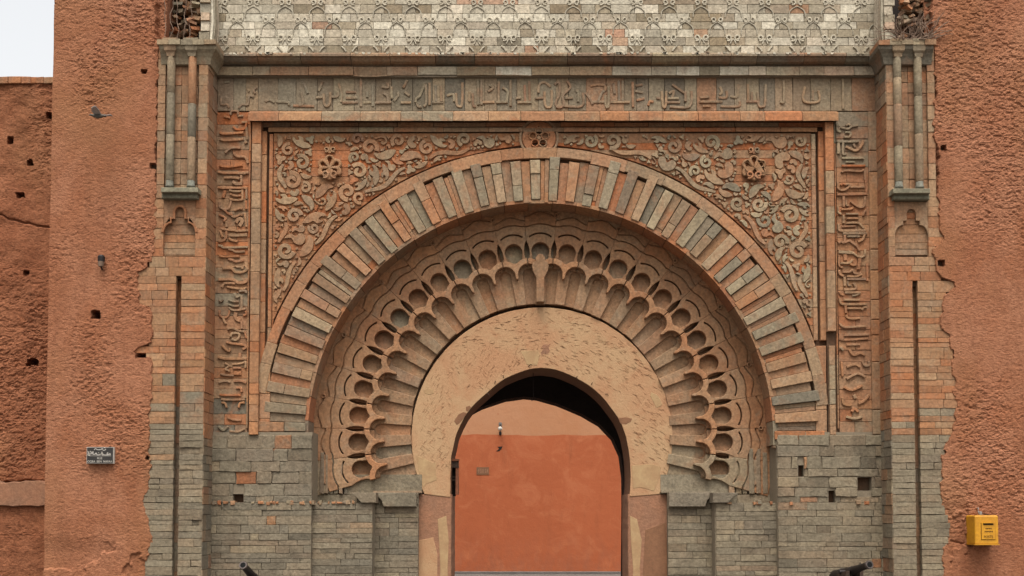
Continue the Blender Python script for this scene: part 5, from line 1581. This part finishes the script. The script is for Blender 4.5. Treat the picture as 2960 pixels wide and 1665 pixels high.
# ================================================================== CANNONS
def cannon(mx, my, dirx, label):
    Ym = -1.1
    a_, b_ = M(mx, my)
    mz = Vector(P(a_, b_, Ym))
    axis = Vector(dirx).normalized()          # from muzzle back to breech
    L_ = 1.15
    br = mz + axis * L_
    if br.z < .25: axis.z += (.25 - br.z) / L_; axis.normalize(); br = mz + axis * L_
    base = mz + axis * .72
    cn_ = thing('cannon', label, 'cannon', (base.x, base.y, 0), 'old cannons before the gateway')
    prof = [(0.0, .056), (.004, .062), (.03, .062), (.045, .055), (.07, .052), (.5, .062), (.51, .070), (.54, .070), (.55, .066), (.8, .082), (.81, .092), (.84, .092), (.85, .088), (1.05, .10), (1.12, .085), (1.15, .04), (1.2, .03), (1.23, .038), (1.26, .02)]
    prof = [(d_, r_ * .9) for d_, r_ in prof]
    emit('barrel', MB().lathe([(.012, .034)] + prof[1:], mz, axis, 24), 'iron', cn_, smooth=False)
    emit('muzzle_ring', MB().lathe([(.02, .037), (-.006, .037), (-.006, .051), (.004, .058), (.028, .0575), (.032, .046)], mz, axis, 28), 'iron_rim', cn_)
    emit('bore', MB().lathe([(-.003, .0365), (-.0035, .02), (-.004, .0)], mz, axis, 20), 'bore', cn_)
    emit('sight', MB().tube([tuple(mz + axis * .28 + Vector((0, 0, .05))), tuple(mz + axis * .28 + Vector((0, 0, .078)))], .008, 6), 'iron_rim', cn_)
    side = axis.cross(Vector((0, 0, 1))).normalized()
    for s_ in (-1, 1):
        # stepped cheeks of the carriage
        ck = []
        for off in (.075, .125):
            o_ = side * s_ * off
            ck.append([tuple(mz + axis * t + o_ + Vector((0, 0, 1)) * (zt_ - (mz + axis * t).z)) for t, zt_ in ((.45, .16), (.45, max((mz + axis * .45).z - .01, .2)), (.75, max((mz + axis * .75).z - .01, .2)), (.76, .34), (.95, .33), (.96, .26), (1.2, .25), (1.2, .16))])
        emit('cheek', MB().loft(ck), 'wood', cn_)
        for t in (.52, 1.1):
            c_ = mz + axis * t; c_.z = .13
            emit('wheel', MB().lathe([(0, .02), (0, .125), (.012, .13), (.05, .13), (.062, .125), (.062, .02)], c_ + side * s_ * .13, side * s_, 18), 'wood', cn_)
    for t in (.52, 1.1):
        c_ = mz + axis * t; c_.z = .13
        emit('axle', MB().tube([tuple(c_ - side * .2), tuple(c_ + side * .2)], .022, 8), 'iron', cn_)
    emit('trunnion', MB().tube([tuple(mz + axis * .62 - side * .15), tuple(mz + axis * .62 + side * .15)], .026, 10), 'iron', cn_)
    return cn_
cannon(708, 1631, (.05, .93, -.36), 'black iron cannon with its muzzle raised before the left jamb, breech turned to the gate')
cannon(2519, 1636, (-.15, .96, -.20), 'black iron cannon before the right jamb, barrel slanting away toward the gate')
